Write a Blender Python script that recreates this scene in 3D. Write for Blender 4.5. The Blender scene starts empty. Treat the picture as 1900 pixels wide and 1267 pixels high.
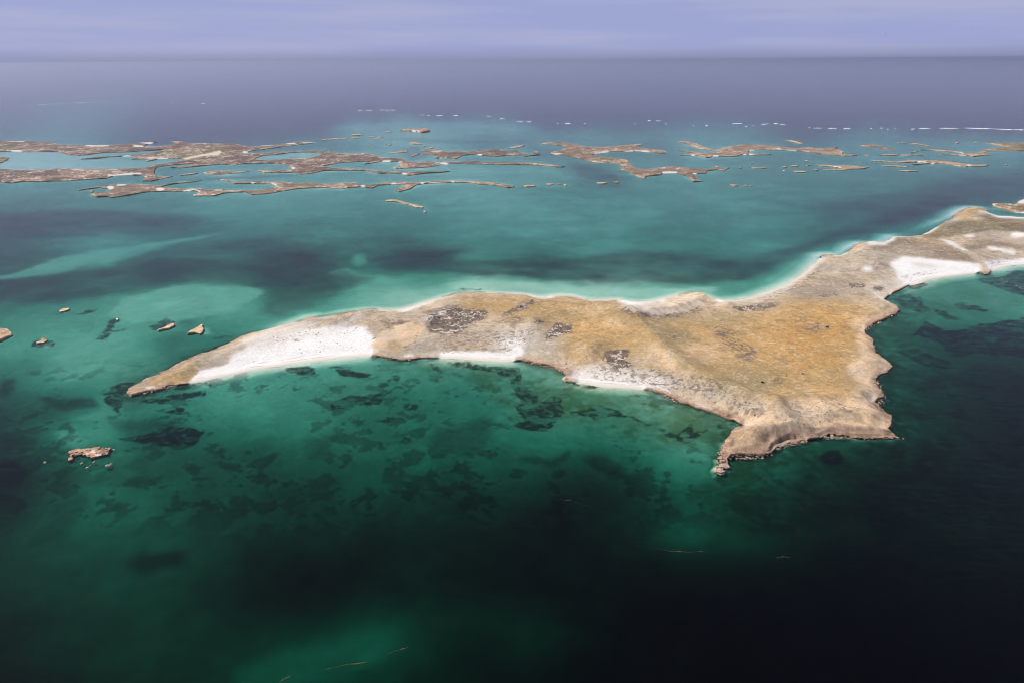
import bpy, math, random
import numpy as np
from mathutils import Matrix, Vector, noise as mnoise

R = math.radians
SC = bpy.context.scene
COL = SC.collection
rng = np.random.default_rng(7)
random.seed(7)

# ------------------------------------------------------------------ camera
H = 400.0                       # metres above the sea
PITCH, ROLL, F = R(22.38), R(0.36), 24 / 36 * 1900
ca = bpy.data.cameras.new('camera')
ca.sensor_width = 36; ca.lens = 24; ca.clip_start = 1; ca.clip_end = 2e6
cam = bpy.data.objects.new('camera', ca); COL.objects.link(cam); SC.camera = cam
fw = np.array([0, math.cos(PITCH), -math.sin(PITCH)])
up0 = np.array([0, math.sin(PITCH), math.cos(PITCH)])
ri0 = np.array([1.0, 0, 0])
# horizon falls towards the left of the picture
ri = ri0 * math.cos(ROLL) - up0 * math.sin(ROLL)
up = up0 * math.cos(ROLL) + ri0 * math.sin(ROLL)
M = Matrix.Identity(4)
for i in range(3):
    M[i][0], M[i][1], M[i][2] = ri[i], up[i], -fw[i]
M[2][3] = H
cam.matrix_world = M

# ------------------------------------------------------------------ sun, sky, exposure
SUN_EL, SUN_AZ = R(52), R(-74)          # azimuth from straight ahead, minus = left
sd_ = Vector((math.sin(SUN_AZ) * math.cos(SUN_EL), math.cos(SUN_AZ) * math.cos(SUN_EL), math.sin(SUN_EL)))
sl = bpy.data.lights.new('sun', 'SUN'); sl.energy = 5.0; sl.angle = R(0.53); sl.color = (1, 0.955, 0.88)
so = bpy.data.objects.new('sun', sl); COL.objects.link(so)
so.rotation_euler = sd_.to_track_quat('Z', 'Y').to_euler()
so.location = (0, 0, 500)

wd = bpy.data.worlds.new('World'); SC.world = wd; wd.use_nodes = True
nt = wd.node_tree; nt.nodes.clear()
def wn(t, **k):
    n = nt.nodes.new(t)
    for a, b in k.items(): setattr(n, a, b)
    return n
sky = wn('ShaderNodeTexSky', sky_type='NISHITA', sun_disc=False)
sky.sun_elevation = SUN_EL; sky.sun_rotation = SUN_AZ
sky.altitude = 400; sky.air_density = 1.1; sky.dust_density = 1.2; sky.ozone_density = 2.0
tc = wn('ShaderNodeTexCoord'); mp = wn('ShaderNodeMapping'); mp.inputs['Scale'].default_value = (1.3, 1.3, 22)
nz = wn('ShaderNodeTexNoise'); nz.inputs['Scale'].default_value = 2.2; nz.inputs['Detail'].default_value = 5
cr = wn('ShaderNodeValToRGB'); cr.color_ramp.elements[0].position = 0.40; cr.color_ramp.elements[1].position = 0.64
tint = wn('ShaderNodeMixRGB', blend_type='MULTIPLY'); tint.inputs[0].default_value = 1; tint.inputs[2].default_value = (0.80, 0.82, 1.0, 1)
cl = wn('ShaderNodeMixRGB', blend_type='MIX'); cl.inputs[2].default_value = (4.9, 5.0, 6.9, 1)
hz = wn('ShaderNodeMixRGB', blend_type='MIX'); hz.inputs[2].default_value = (3.6, 4.05, 7.0, 1)
sx = wn('ShaderNodeSeparateXYZ'); hr = wn('ShaderNodeMapRange', interpolation_type='SMOOTHSTEP')
hr.inputs['From Min'].default_value = -0.02; hr.inputs['From Max'].default_value = 0.85; hr.inputs['To Min'].default_value = 0.95; hr.inputs['To Max'].default_value = 0.0
mul = wn('ShaderNodeMath', operation='MULTIPLY'); mul.inputs[1].default_value = 0.55
bg = wn('ShaderNodeBackground'); bg.inputs['Strength'].default_value = 0.09
wo = wn('ShaderNodeOutputWorld')
L = nt.links.new
L(tc.outputs['Generated'], mp.inputs['Vector']); L(mp.outputs[0], nz.inputs['Vector']); L(nz.outputs['Fac'], cr.inputs[0])
L(cr.outputs[0], mul.inputs[0]); L(sky.outputs[0], tint.inputs[1]); L(tc.outputs['Generated'], sx.inputs[0]); L(sx.outputs['Z'], hr.inputs['Value']); L(hr.outputs[0], hz.inputs[0]); L(tint.outputs[0], hz.inputs[1]); hb = wn('ShaderNodeMixRGB', blend_type='MIX'); hb.inputs[2].default_value = (2.72, 3.0, 4.75, 1)
hq = wn('ShaderNodeMapRange', interpolation_type='SMOOTHSTEP'); hq.inputs['From Min'].default_value = -0.004; hq.inputs['From Max'].default_value = 0.020; hq.inputs['To Min'].default_value = 1.0; hq.inputs['To Max'].default_value = 0.0
L(sx.outputs['Z'], hq.inputs['Value']); L(hz.outputs[0], cl.inputs[1]); L(cl.outputs[0], hb.inputs[1]); L(hq.outputs[0], hb.inputs[0]); L(mul.outputs[0], cl.inputs[0])
L(hb.outputs[0], bg.inputs[0]); L(bg.outputs[0], wo.inputs[0])

SC.view_settings.view_transform = 'Standard'; SC.view_settings.look = 'None'
SC.view_settings.exposure = 0.08; SC.view_settings.gamma = 1; SC.view_settings.use_curve_mapping = False
SC.render.engine = 'CYCLES'
SC.cycles.use_denoising = True; SC.cycles.pixel_filter_type = 'BLACKMAN_HARRIS'; SC.cycles.filter_width = 1.0
SC.cycles.max_bounces = 5; SC.cycles.transparent_max_bounces = 12; SC.cycles.volume_bounces = 0

# ------------------------------------------------------------------ projection helpers
def unproj(px, py, z=0.0):
    px = np.asarray(px, float); py = np.asarray(py, float)
    u = (px - 950) / F; v = -(py - 633.5) / F
    d = fw[None] + u.reshape(-1, 1) * ri[None] + v.reshape(-1, 1) * up[None]
    t = (z - H) / d[:, 2]
    return d[:, 0] * t, d[:, 1] * t
def proj(x, y, z):
    d = np.stack([x, y, np.asarray(z) - H + 0 * x], -1)
    w = np.maximum(d @ fw, 1e-3)
    return 950 + F * (d @ ri) / w, 633.5 - F * (d @ up) / w
def W(pts):
    a = np.array(pts, float); x, y = unproj(a[:, 0], a[:, 1]); return np.stack([x, y], -1)
def T(x0, y0, s, pts):
    return [(x0 + a / s, y0 + b / s) for a, b in pts]
S5 = 1843 / 320; S7 = 1900 / 260; S4 = 4.75; S39 = 1900 / 480; S11 = 11.875

# ------------------------------------------------------------------ noise
def _h(ix, iy, s):
    h = (ix.astype(np.uint32) * np.uint32(374761393) + iy.astype(np.uint32) * np.uint32(668265263)
         + np.uint32((s * 974634777) & 0xffffffff))
    h = (h ^ (h >> np.uint32(13))) * np.uint32(1274126177)
    h = h ^ (h >> np.uint32(16))
    return h.astype(np.float64) / 4294967295.0
def vn(x, y, s=0):
    fx = np.floor(x); fy = np.floor(y); tx = x - fx; ty = y - fy
    ix = fx.astype(np.int64) & 0xffffffff; iy = fy.astype(np.int64) & 0xffffffff
    tx = tx * tx * tx * (tx * (tx * 6 - 15) + 10); ty = ty * ty * ty * (ty * (ty * 6 - 15) + 10)
    a = _h(ix, iy, s); b = _h(ix + 1, iy, s); c = _h(ix, iy + 1, s); d = _h(ix + 1, iy + 1, s)
    return (a * (1 - tx) + b * tx) * (1 - ty) + (c * (1 - tx) + d * tx) * ty
def fbm(x, y, sc, o=4, s=0):
    r = 0; a = 1; n = 0
    for k in range(o):
        c, q = math.cos(0.6 * k + s), math.sin(0.6 * k + s)
        r = r + a * (vn((x * c - y * q) / sc + 17.3 * k, (x * q + y * c) / sc - 9.1 * k, s + k) * 2 - 1)
        n += a; a *= 0.5; sc *= 0.5
    return r / n * 1.6
def sst(a, b, x):
    t = np.clip((x - a) / (b - a), 0, 1); return t * t * (3 - 2 * t)

# ------------------------------------------------------------------ rasters in survey coordinates (1 unit = 1 px of the picture)
X0, X1, Y0, Y1 = -300, 2200, 95, 1400
RW, RH = X1 - X0, Y1 - Y0
def gauss1(a, s, ax):
    if s < 0.4: return a
    n = int(3 * s) + 1; k = np.exp(-0.5 * (np.arange(-n, n + 1) / s) ** 2); k /= k.sum()
    if 2 * n + 1 > 41:                                   # box passes for wide blurs
        for _ in range(3):
            w = max(1, int(s)); p = [(0, 0), (0, 0)]; p[ax] = (w + 1, w)
            c = np.cumsum(np.pad(a, p, mode='edge'), axis=ax)
            sl1 = [slice(None)] * 2; sl2 = [slice(None)] * 2
            sl1[ax] = slice(2 * w + 1, None); sl2[ax] = slice(None, -(2 * w + 1))
            a = (c[tuple(sl1)] - c[tuple(sl2)]) / (2 * w + 1)
        return a
    p = [(0, 0), (0, 0)]; p[ax] = (n, n); b = np.pad(a, p, mode='edge'); o = 0
    for i in range(2 * n + 1):
        q = [slice(None)] * 2; q[ax] = slice(i, i + a.shape[ax]); o = o + k[i] * b[tuple(q)]
    return o
def ell(cx, cy, rx, ry, n=18):
    return [(cx + rx * math.cos(t * 2 * math.pi / n), cy + ry * math.sin(t * 2 * math.pi / n)) for t in range(n)]
def stroke(pts, w):
    a = np.array(pts, float); d = np.gradient(a, axis=0); nn = np.stack([-d[:, 1], d[:, 0]], -1)
    nn /= np.linalg.norm(nn, axis=1)[:, None] + 1e-9
    w = np.broadcast_to(np.asarray(w, float), (len(a),))[:, None] / 2
    return np.concatenate([a + nn * w, (a - nn * w)[::-1]]).tolist()
def poly(pts, sx=0.6, sy=None):
    """soft mask of a polygon: returns (slice_y, slice_x, array)"""
    sy = sx * 0.6 if sy is None else sy
    a = np.array(pts, float); m = int(3.2 * max(sx, sy)) + 3
    x0 = max(X0, int(a[:, 0].min()) - m); x1 = min(X1, int(a[:, 0].max()) + m + 1)
    y0 = max(Y0, int(a[:, 1].min()) - m); y1 = min(Y1, int(a[:, 1].max()) + m + 1)
    if x1 <= x0 or y1 <= y0: return None
    out = np.zeros((y1 - y0, x1 - x0)); xs = np.arange(x0, x1) + 0.5
    b = np.roll(a, -1, 0)
    for r in range(y1 - y0):
        for sub in (0.25, 0.75):
            yy = y0 + r + sub
            c = (a[:, 1] <= yy) != (b[:, 1] <= yy)
            if not c.any(): continue
            xc = np.sort(a[c, 0] + (yy - a[c, 1]) / (b[c, 1] - a[c, 1]) * (b[c, 0] - a[c, 0]))
            for i in range(0, len(xc) - 1, 2):
                out[r] += 0.5 * np.clip(np.minimum(xs + 0.5, xc[i + 1]) - np.maximum(xs - 0.5, xc[i]), 0, 1)
    out = gauss1(gauss1(out, sx, 1), sy, 0)
    return slice(y0 - Y0, y1 - Y0), slice(x0 - X0, x1 - X0), out
class Ras:
    def __init__(s, v=0.0, ch=0): s.a = np.full((RH, RW) + ((ch,) if ch else ()), v, float) if not ch else np.broadcast_to(np.array(v, float), (RH, RW, ch)).copy()
    def put(s, pts, val, op=1.0, sx=0.6, sy=None):
        r = poly(pts, sx, sy)
        if r is None: return s
        m = r[2] * op
        if s.a.ndim == 3: m = m[..., None]
        t = s.a[r[0], r[1]]; s.a[r[0], r[1]] = t * (1 - m) + np.array(val, float) * m
        return s
    def at(s, px, py):
        x = np.clip(px - X0 - 0.5, 0, RW - 1.001); y = np.clip(py - Y0 - 0.5, 0, RH - 1.001)
        i = x.astype(int); j = y.astype(int); u = x - i; v = y - j
        if s.a.ndim == 3: u = u[..., None]; v = v[..., None]
        A = s.a
        return (A[j, i] * (1 - u) + A[j, i + 1] * u) * (1 - v) + (A[j + 1, i] * (1 - u) + A[j + 1, i + 1] * u) * v

# ------------------------------------------------------------------ object helpers
def link(o, parent=None):
    COL.objects.link(o)
    if parent is not None: o.parent = parent
    return o
def tag(o, label=None, cat=None, group=None, kind=None):
    if label: o['label'] = label
    if cat: o['category'] = cat
    if group: o['group'] = group
    if kind: o['kind'] = kind
    return o
def empty(name, loc=(0, 0, 0)):
    o = bpy.data.objects.new(name, None); o.location = loc; o.empty_display_size = 5
    return link(o)
def npmesh(name, V, Fq, mat, parent=None, col=None, smooth=True, off=(0, 0, 0)):
    """V (n,3), Fq (m,k) -> linked mesh object"""
    me = bpy.data.meshes.new(name); V = np.asarray(V, float) - np.array(off); Fq = np.asarray(Fq)
    m, k = Fq.shape
    me.vertices.add(len(V)); me.vertices.foreach_set('co', V.astype(np.float32).ravel())
    me.loops.add(m * k); me.loops.foreach_set('vertex_index', Fq.astype(np.int32).ravel())
    me.polygons.add(m); me.polygons.foreach_set('loop_start', (np.arange(m) * k).astype(np.int32))
    me.polygons.foreach_set('loop_total', np.full(m, k, np.int32))
    me.update(calc_edges=True)
    me.polygons.foreach_set('use_smooth', np.full(m, smooth, bool))
    if col is not None:
        at = me.color_attributes.new('Col', 'FLOAT_COLOR', 'POINT')
        at.data.foreach_set('color', np.concatenate([col, np.ones((len(col), 1))], 1).astype(np.float32).ravel())
    me.materials.append(mat); me.validate()
    return link(bpy.data.objects.new(name, me), parent)
def compact(V, Fq, *arr):
    u, inv = np.unique(Fq.ravel(), return_inverse=True)
    return (V[u], inv.reshape(Fq.shape)) + tuple(a[u] for a in arr)

# ------------------------------------------------------------------ materials
def mat(name):
    m = bpy.data.materials.new(name); m.use_nodes = True; t = m.node_tree; t.nodes.clear()
    def n(k, **kw):
        q = t.nodes.new(k)
        for a, b in kw.items(): setattr(q, a, b)
        return q
    return m, t, n, t.links.new
def land_mat(name, rough=0.95, spk=0.35, scale=0.5, bump=0.25):
    m, t, n, l = mat(name)
    o = n('ShaderNodeOutputMaterial'); p = n('ShaderNodeBsdfPrincipled'); p.inputs['Roughness'].default_value = rough
    p.inputs['Specular IOR Level'].default_value = 0.15
    a = n('ShaderNodeAttribute', attribute_name='Col'); g = n('ShaderNodeNewGeometry')
    z1 = n('ShaderNodeTexNoise'); z1.inputs['Scale'].default_value = scale; z1.inputs['Detail'].default_value = 6; z1.inputs['Roughness'].default_value = 0.7
    r = n('ShaderNodeMapRange'); r.inputs['From Min'].default_value = 0.3; r.inputs['From Max'].default_value = 0.7
    r.inputs['To Min'].default_value = 1 - spk; r.inputs['To Max'].default_value = 1 + spk
    mx = n('ShaderNodeVectorMath', operation='SCALE')
    b = n('ShaderNodeBump'); b.inputs['Strength'].default_value = bump; b.inputs['Distance'].default_value = 1.0
    l(g.outputs['Position'], z1.inputs['Vector']); l(z1.outputs['Fac'], r.inputs['Value'])
    l(a.outputs['Color'], mx.inputs[0]); l(r.outputs[0], mx.inputs['Scale']); l(mx.outputs[0], p.inputs['Base Color'])
    l(z1.outputs['Fac'], b.inputs['Height']); l(b.outputs[0], p.inputs['Normal']); l(p.outputs[0], o.inputs[0])
    return m
M_LAND = land_mat('scrub_and_sand', spk=0.28, scale=0.45, bump=0.5)
M_SAND = land_mat('beach_sand', spk=0.06, scale=0.3, bump=0.1)
M_ROCK = land_mat('limestone', spk=0.45, scale=0.35, bump=1.0)
M_BED = land_mat('seabed', spk=0.10, scale=0.10, bump=0.0)
def plain(name, c, rough=0.8, spk=0.3, scale=1.0):
    m, t, n, l = mat(name)
    o = n('ShaderNodeOutputMaterial'); p = n('ShaderNodeBsdfPrincipled'); p.inputs['Roughness'].default_value = rough
    g = n('ShaderNodeNewGeometry'); z = n('ShaderNodeTexNoise'); z.inputs['Scale'].default_value = scale; z.inputs['Detail'].default_value = 5
    r = n('ShaderNodeValToRGB')
    r.color_ramp.elements[0].position = 0.3; r.color_ramp.elements[0].color = [v * (1 - spk) for v in c] + [1]
    r.color_ramp.elements[1].position = 0.7; r.color_ramp.elements[1].color = [min(1, v * (1 + spk)) for v in c] + [1]
    l(g.outputs['Position'], z.inputs['Vector']); l(z.outputs['Fac'], r.inputs[0]); l(r.outputs[0], p.inputs['Base Color']); l(p.outputs[0], o.inputs[0])
    return m
M_BUSH = plain('grey_scrub', (0.135, 0.105, 0.080), spk=0.35, scale=0.4)
M_SHRUB = plain('dark_shrub', (0.045, 0.038, 0.022), scale=0.8)
M_BOULD = plain('boulder_rock', (0.34, 0.24, 0.175), spk=0.4, scale=0.5)
M_DARKR = plain('wet_dark_rock', (0.035, 0.030, 0.025), scale=0.8)
M_FOAM = plain('foam', (0.86, 0.88, 0.9), rough=0.9, spk=0.05, scale=0.05)
M_WEED = plain('floating_weed', (0.085, 0.032, 0.012), spk=0.5, scale=0.3)
M_BUOY = plain('buoy_pink', (0.62, 0.10, 0.22), rough=0.4, spk=0.1)
M_STEEL = plain('buoy_fitting', (0.25, 0.25, 0.26), rough=0.4, spk=0.1)
M_BIRD = plain('white_plumage', (0.85, 0.85, 0.84), spk=0.04)
M_BEAK = plain('beak', (0.35, 0.16, 0.04), spk=0.1)

# ------------------------------------------------------------------ main island: shore line
MAIN = [(231.8,730.1),(238.2,722.3),(254.7,713.6),(270.4,705.8),(287.7,698.9),(298.1,691.9),(313.8,686.7),(327.7,677.2),(338.1,671.1),(352,664.1),(367.6,658.9),(386.7,653.7),(402.3,647.6),(419.7,639.8),(433.6,632),(450.9,623.3),(468.3,617.3),(489.1,612.9),(515.2,606.8),(540,600.3),(558.2,595.1),(573.8,589.9),(584.2,588.7),(599.9,589.9),(615.5,586.4),(638.1,581.6),(658.9,578.6),(676.3,575.5),(693.6,574.4),(714.5,576),(733.6,575.5),(750.9,572.5),(768.3,568.2),(782.2,563),(797.8,558.7),(820,552),(839.1,546.9),(863.4,543.6),(889.5,542.5),(924.2,543.7),(958.9,545.3),(976.3,546.7),(990.2,549.2),(1007.5,551.4),(1021.4,549.5),(1037.1,547.9),(1059.6,548.4),(1077,553.1),(1097.8,556.6),(1126,555.7),(1148.6,555),(1160.8,558.7),(1186.8,559.8),(1212.9,558.5),(1232,554),(1252.8,549.2),(1266.7,545.3),(1282.3,543.7),(1299.7,547),(1313.6,552.3),(1324,556.1),(1343.1,557.9),(1365.7,557.3),(1386.5,553.9),(1405.6,549.5),(1422.6,542.4),(1445.1,534.6),(1464.2,525.9),(1483.3,513.8),(1499,501.6),(1512.9,488.6),(1524,478.2),(1521.5,475),(1530.2,472.6),(1542.4,472.2),(1549.3,475.2),(1563.2,473.5),(1573.6,466.9),(1582.3,458),(1594.5,452.3),(1604.9,452),(1624,453.4),(1639.6,451),(1651.8,446),(1658.1,439.5),(1687.7,439),(1708.5,438),(1724.1,430.8),(1739.7,422.1),(1751.9,412.6),(1767.5,406.5),(1770.1,400),(1779.7,393),(1795.3,385.8),(1810.9,385.5),(1830,388.3),(1833,394.6),(1850.9,400.8),(1875.2,402.2),(1900,404),(1960,404),(1995,430),(1985,490),(1940,490.5),
 (1900,491.1),(1875.2,492.8),(1850.9,498.9),(1838.7,504.1),(1835.2,509.3),(1826.6,510.2),(1817.9,506.7),(1797,508.5),(1771,511.1),(1745,514.5),(1718.9,519.7),(1701.5,526.7),(1684.2,531),(1666.8,538.8),(1652.9,546.7),(1645.1,552.7),(1641,556),(1651.8,561.5),(1665.7,567.6),(1670.9,576.3),(1660.5,584.1),(1643.1,591),(1627.5,598.9),(1613.6,607.5),(1604.9,612.7),(1606.7,621.7),(1620.6,630.4),(1624,644.3),(1625.8,654.7),(1636.2,663.4),(1653.6,675.6),(1657,680.8),(1644.9,691.2),(1629.3,698.1),(1622.3,705.1),(1627.5,717.2),(1634.5,727.7),(1641.4,736.3),(1627.5,739.8),(1624,746.8),(1632.7,755.4),(1643.1,765.9),(1655.3,772.8),(1653.6,786.7),(1648,795),(1656,804),(1668,811.5),(1648.4,813.2),(1613.6,812.7),(1587.6,812.7),(1561.5,808.4),(1537.2,806.7),(1514.7,814.5),(1486.9,819.4),(1457.4,826.6),(1439.6,831.6),(1429.2,842.4),(1408.4,848.4),(1382.3,848.4),(1356.3,848),(1350,853),(1352,864),(1345,870),(1341,877.5),(1330,878),(1326,872),(1332,862),(1331,852),(1335,846),(1342.4,834.5),(1345.9,820.6),(1352.8,808.5),(1365,796.3),(1378.9,790.3),(1359.7,780.7),(1338.9,772.9),(1318.1,765.1),(1297.2,758.1),(1278.1,751.2),(1260.8,747.7),(1252.1,740.8),(1234.7,732.1),(1222.6,728.6),(1208,724),(1178.1,719.7),(1143.4,717.1),(1113.4,716.2),(1090.9,711.9),(1063.1,709.3),(1049.2,707.5),(1047.5,703.2),(1052.7,695.4),(1040.5,688.4),(1028.4,681.5),(1002.3,676.3),(979.7,671.9),(964.1,669.3),(932.9,670.2),(898.1,668.5),(854.7,665.9),(823.9,664.6),(780.5,663.7),(768.3,666.3),(745.7,668),(724.9,665.4),(702.3,661.1),(684.9,659.4),(650.2,662),(606.8,666.3),(563.4,671.5),(520,678.5),(506.5,680),(463.1,686.5),(428.4,694),(393.6,701.5),(367.6,706.7),(348.5,711),(332.9,713.6),(310.3,714.5),(301.6,720.6),(289.5,724.1),(270.4,727.5),(256.5,732.7),(244.3,734.5)]

# rocky stretches of that shore
ROCKY = Ras(0.0); RID = []
for p in [stroke([(225,733),(250,717),(300,692),(340,671),(420,640),(480,615)], 11), stroke([(236,735),(275,727),(310,716),(352,709)], 18),
          stroke([(690,658),(720,662),(750,666),(790,663),(815,660)], 16), stroke([(955,664),(985,671),(1030,681),(1056,694),(1048,706),(1070,711)], 18),
          stroke([(1195,720),(1235,731),(1262,746),(1300,758),(1340,772),(1380,789)], 16),
          stroke([(1378,790),(1350,808),(1340,830),(1334,850),(1380,850),(1425,845),(1445,829),(1500,817),(1550,807),(1620,812),(1690,813)], 30),
          stroke([(1690,813),(1655,790),(1650,770),(1628,748),(1640,735),(1622,710),(1630,695),(1658,680),(1630,658),(1610,625),(1606,612)], 30),
          stroke([(1344,848),(1342,864),(1334,882)], 26), stroke([(1606,612),(1640,592),(1672,577),(1660,562),(1640,552)], 18), stroke([(1655,546),(1690,530)], 12),
          stroke([(1812,507),(1826,508),(1840,506)], 16), stroke([(1515,476),(1545,472)], 8),
          stroke([(1570,468),(1590,453),(1606,451)], 8), stroke([(1740,421),(1770,403),(1790,386),(1812,384),(1836,392)], 10),
          stroke([(550,598),(590,588),(650,580),(700,574)], 6), stroke([(820,552),(850,545),(900,542)], 5), stroke([(1260,548),(1285,542),(1300,546)], 6)]:
    ROCKY.put(p, 1.0, 1.0, 1.5, 1.0); RID.append(poly(p, 2.5, 2.0))

def sdf(P, polys):
    """signed distance (inside +) of points P (n,2) to union outline with holes"""
    E0 = np.concatenate([p for p in polys]); E1 = np.concatenate([np.roll(p, -1, 0) for p in polys])
    out = np.empty(len(P))
    dx, dy = (E1 - E0).T; ll = dx * dx + dy * dy + 1e-12
    ch = max(1, int(6e6 / len(E0)))
    for i in range(0, len(P), ch):
        x = P[i:i + ch, 0:1]; y = P[i:i + ch, 1:2]
        t = np.clip(((x - E0[:, 0]) * dx + (y - E0[:, 1]) * dy) / ll, 0, 1)
        d = np.sqrt(np.min((x - E0[:, 0] - t * dx) ** 2 + (y - E0[:, 1] - t * dy) ** 2, 1))
        c = (E0[:, 1] <= y) != (E1[:, 1] <= y)
        with np.errstate(divide='ignore', invalid='ignore'):
            xi = E0[:, 0] + (y - E0[:, 1]) * dx / np.where(dy == 0, 1e-9, dy)
        ins = (np.sum(c & (x < xi), 1) % 2) == 1
        out[i:i + ch] = np.where(ins, d, -d)
    return out

mainW = W(MAIN)
# the spit of land at the right edge behind the cove
SPIT = [(1839,380.3),(1852,378.8),(1868,379),(1882,381.2),(1890,376),(1900,370),(1960,362),(1990,380),(1960,399),(1900,396),(1885,395),(1866,389),(1851,386)]

# ------------------------------------------------------------------ seabed: depth and cover
CP = [(-300,150,40),(0,150,36),(400,165,38),(900,160,40),(1400,180,40),(1900,190,40),(2200,190,40),(600,225,25),(300,232,24),(-100,245,14),(0,232,13),(80,200,12),(250,193,13),(400,240,25),(550,243,16),
(700,220,12),(650,235,7),(760,218,8),(850,235,6.5),(950,240,7),(1100,250,8),(1250,243,8.5),(1400,247,9),(1600,252,8.5),(1800,255,8.5),(1900,258,9),(2200,262,9),(1000,215,25),(1200,212,25),(1500,225,25),(1800,230,30),(1900,230,30),(800,205,28),
(0,300,6.5),(100,300,6.5),(400,315,6),(600,335,5.8),(900,320,5.2),(650,275,8),(900,265,9),(1100,325,9),(1200,295,7.5),(1400,320,8),(1600,300,7.5),(1750,320,9),(1900,310,10),(2200,310,10),
(-200,370,9),(100,370,8.5),(300,390,8.5),(50,425,12),(550,390,7.5),(200,460,7.5),(800,380,7),(800,430,8.5),(1000,400,7),(1000,438,7),(1150,428,6.8),(850,440,7.8),(1200,380,7),(1200,440,8.5),(1400,380,7.5),(1600,360,9),(1800,340,11),(1400,430,8),(1300,470,9),(1000,490,12),(800,490,12),(600,450,10),(550,520,13),(300,500,12),(100,520,12),(-200,520,12),(1650,420,10),(1550,440,10),
(400,545,5.0),(300,570,5.4),(200,600,6.2),(60,600,7.5),(200,650,5.8),(120,690,6.2),(60,660,6.8),(300,640,8),(350,650,9),(400,600,8),(230,700,7.2),(560,570,6.2),(650,545,5.6),(-200,620,7),
(750,540,3.8),(900,528,3.0),(1050,538,3.0),(1200,540,3.4),(1350,535,5.8),(1420,520,6.3),(1480,480,6.8),(1560,460,7),
(30,720,12),(150,745,11),(180,760,8),(250,790,12),(60,780,13),(120,810,8.5),(200,830,8.5),(40,870,18),(300,810,12),(450,760,7.2),(550,720,6.8),(420,730,6.2),(650,700,7.2),(800,700,7.8),(900,710,7),(600,790,9.5),(500,850,13),(300,870,13),(150,920,11.5),(300,950,13.5),(100,1000,14.5),(500,950,17),(450,1080,21),(200,1100,16.5),(50,1200,20),(350,1180,19),(600,1190,15),(720,1170,14.5),(850,1200,22),(550,1060,25),
(700,850,12),(850,800,11.5),(1000,740,6),(1100,740,5),(1200,770,4.8),(1300,800,4.5),(1000,830,12.5),(1150,850,13),(900,900,16),(1100,930,21),(800,970,20),(700,930,18),(1000,1050,26),(1300,900,12.5),(1330,960,15),(1250,960,16),(1400,900,13),(1500,850,13.5),(1600,850,16),(1500,950,19),(1700,900,21),(1850,950,20),(1600,1050,30),(1400,1100,32),(1200,1050,28),(1100,1200,28),(1000,1180,20),(1400,1220,36),(1800,1150,40),(1900,1250,45),(1700,1250,42),(-200,1000,24),(-200,800,16),(2100,900,30),(2100,1200,45),(900,1380,28),(0,1380,30),(1800,1390,45),
(1720,560,7),(1800,550,6.6),(1880,590,7.5),(1700,600,9),(1680,535,6),(1880,512,6.6),(1780,620,13),(1880,650,16),(1700,680,12),(1650,650,9.5),(1720,740,15),(1850,750,21),(1690,800,15),(1800,850,23),(2100,600,12),(2100,480,10)]
cp = np.array(CP, float)
def tps(cp, sc):
    xy = cp[:, :2] / sc; n = len(cp)
    d2 = ((xy[:, None] - xy[None]) ** 2).sum(-1); K = 0.5 * d2 * np.log(d2 + 1e-12) + np.eye(n) * 0.02
    P = np.concatenate([np.ones((n, 1)), xy], 1)
    A = np.block([[K, P], [P.T, np.zeros((3, 3))]])
    w = np.linalg.solve(A, np.concatenate([np.log(cp[:, 2]), np.zeros(3)]))
    gx = np.arange(X0, X1 + 10, 10.0); gy = np.arange(Y0, Y1 + 5, 5.0)
    g = np.stack(np.meshgrid(gx, gy), -1).reshape(-1, 2) / sc
    r2 = ((g[:, None] - xy[None]) ** 2).sum(-1)
    v = (0.5 * r2 * np.log(r2 + 1e-12)) @ w[:n] + w[n] + g @ w[n + 1:]
    v = np.exp(v).reshape(len(gy), len(gx))
    iy = np.clip((np.arange(RH) + 0.5) / 5, 0, len(gy) - 1.001); ix = np.clip((np.arange(RW) + 0.5) / 10, 0, len(gx) - 1.001)
    j = iy.astype(int); i = ix.astype(int); fy = (iy - j)[:, None]; fx = (ix - i)[None]
    return (v[j][:, i] * (1 - fx) + v[j][:, i + 1] * fx) * (1 - fy) + (v[j + 1][:, i] * (1 - fx) + v[j + 1][:, i + 1] * fx) * fy
LR = Ras(0.0); LR.a = np.clip(tps(cp, np.array([130.0, 70.0])), 2.5, 50)
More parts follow.
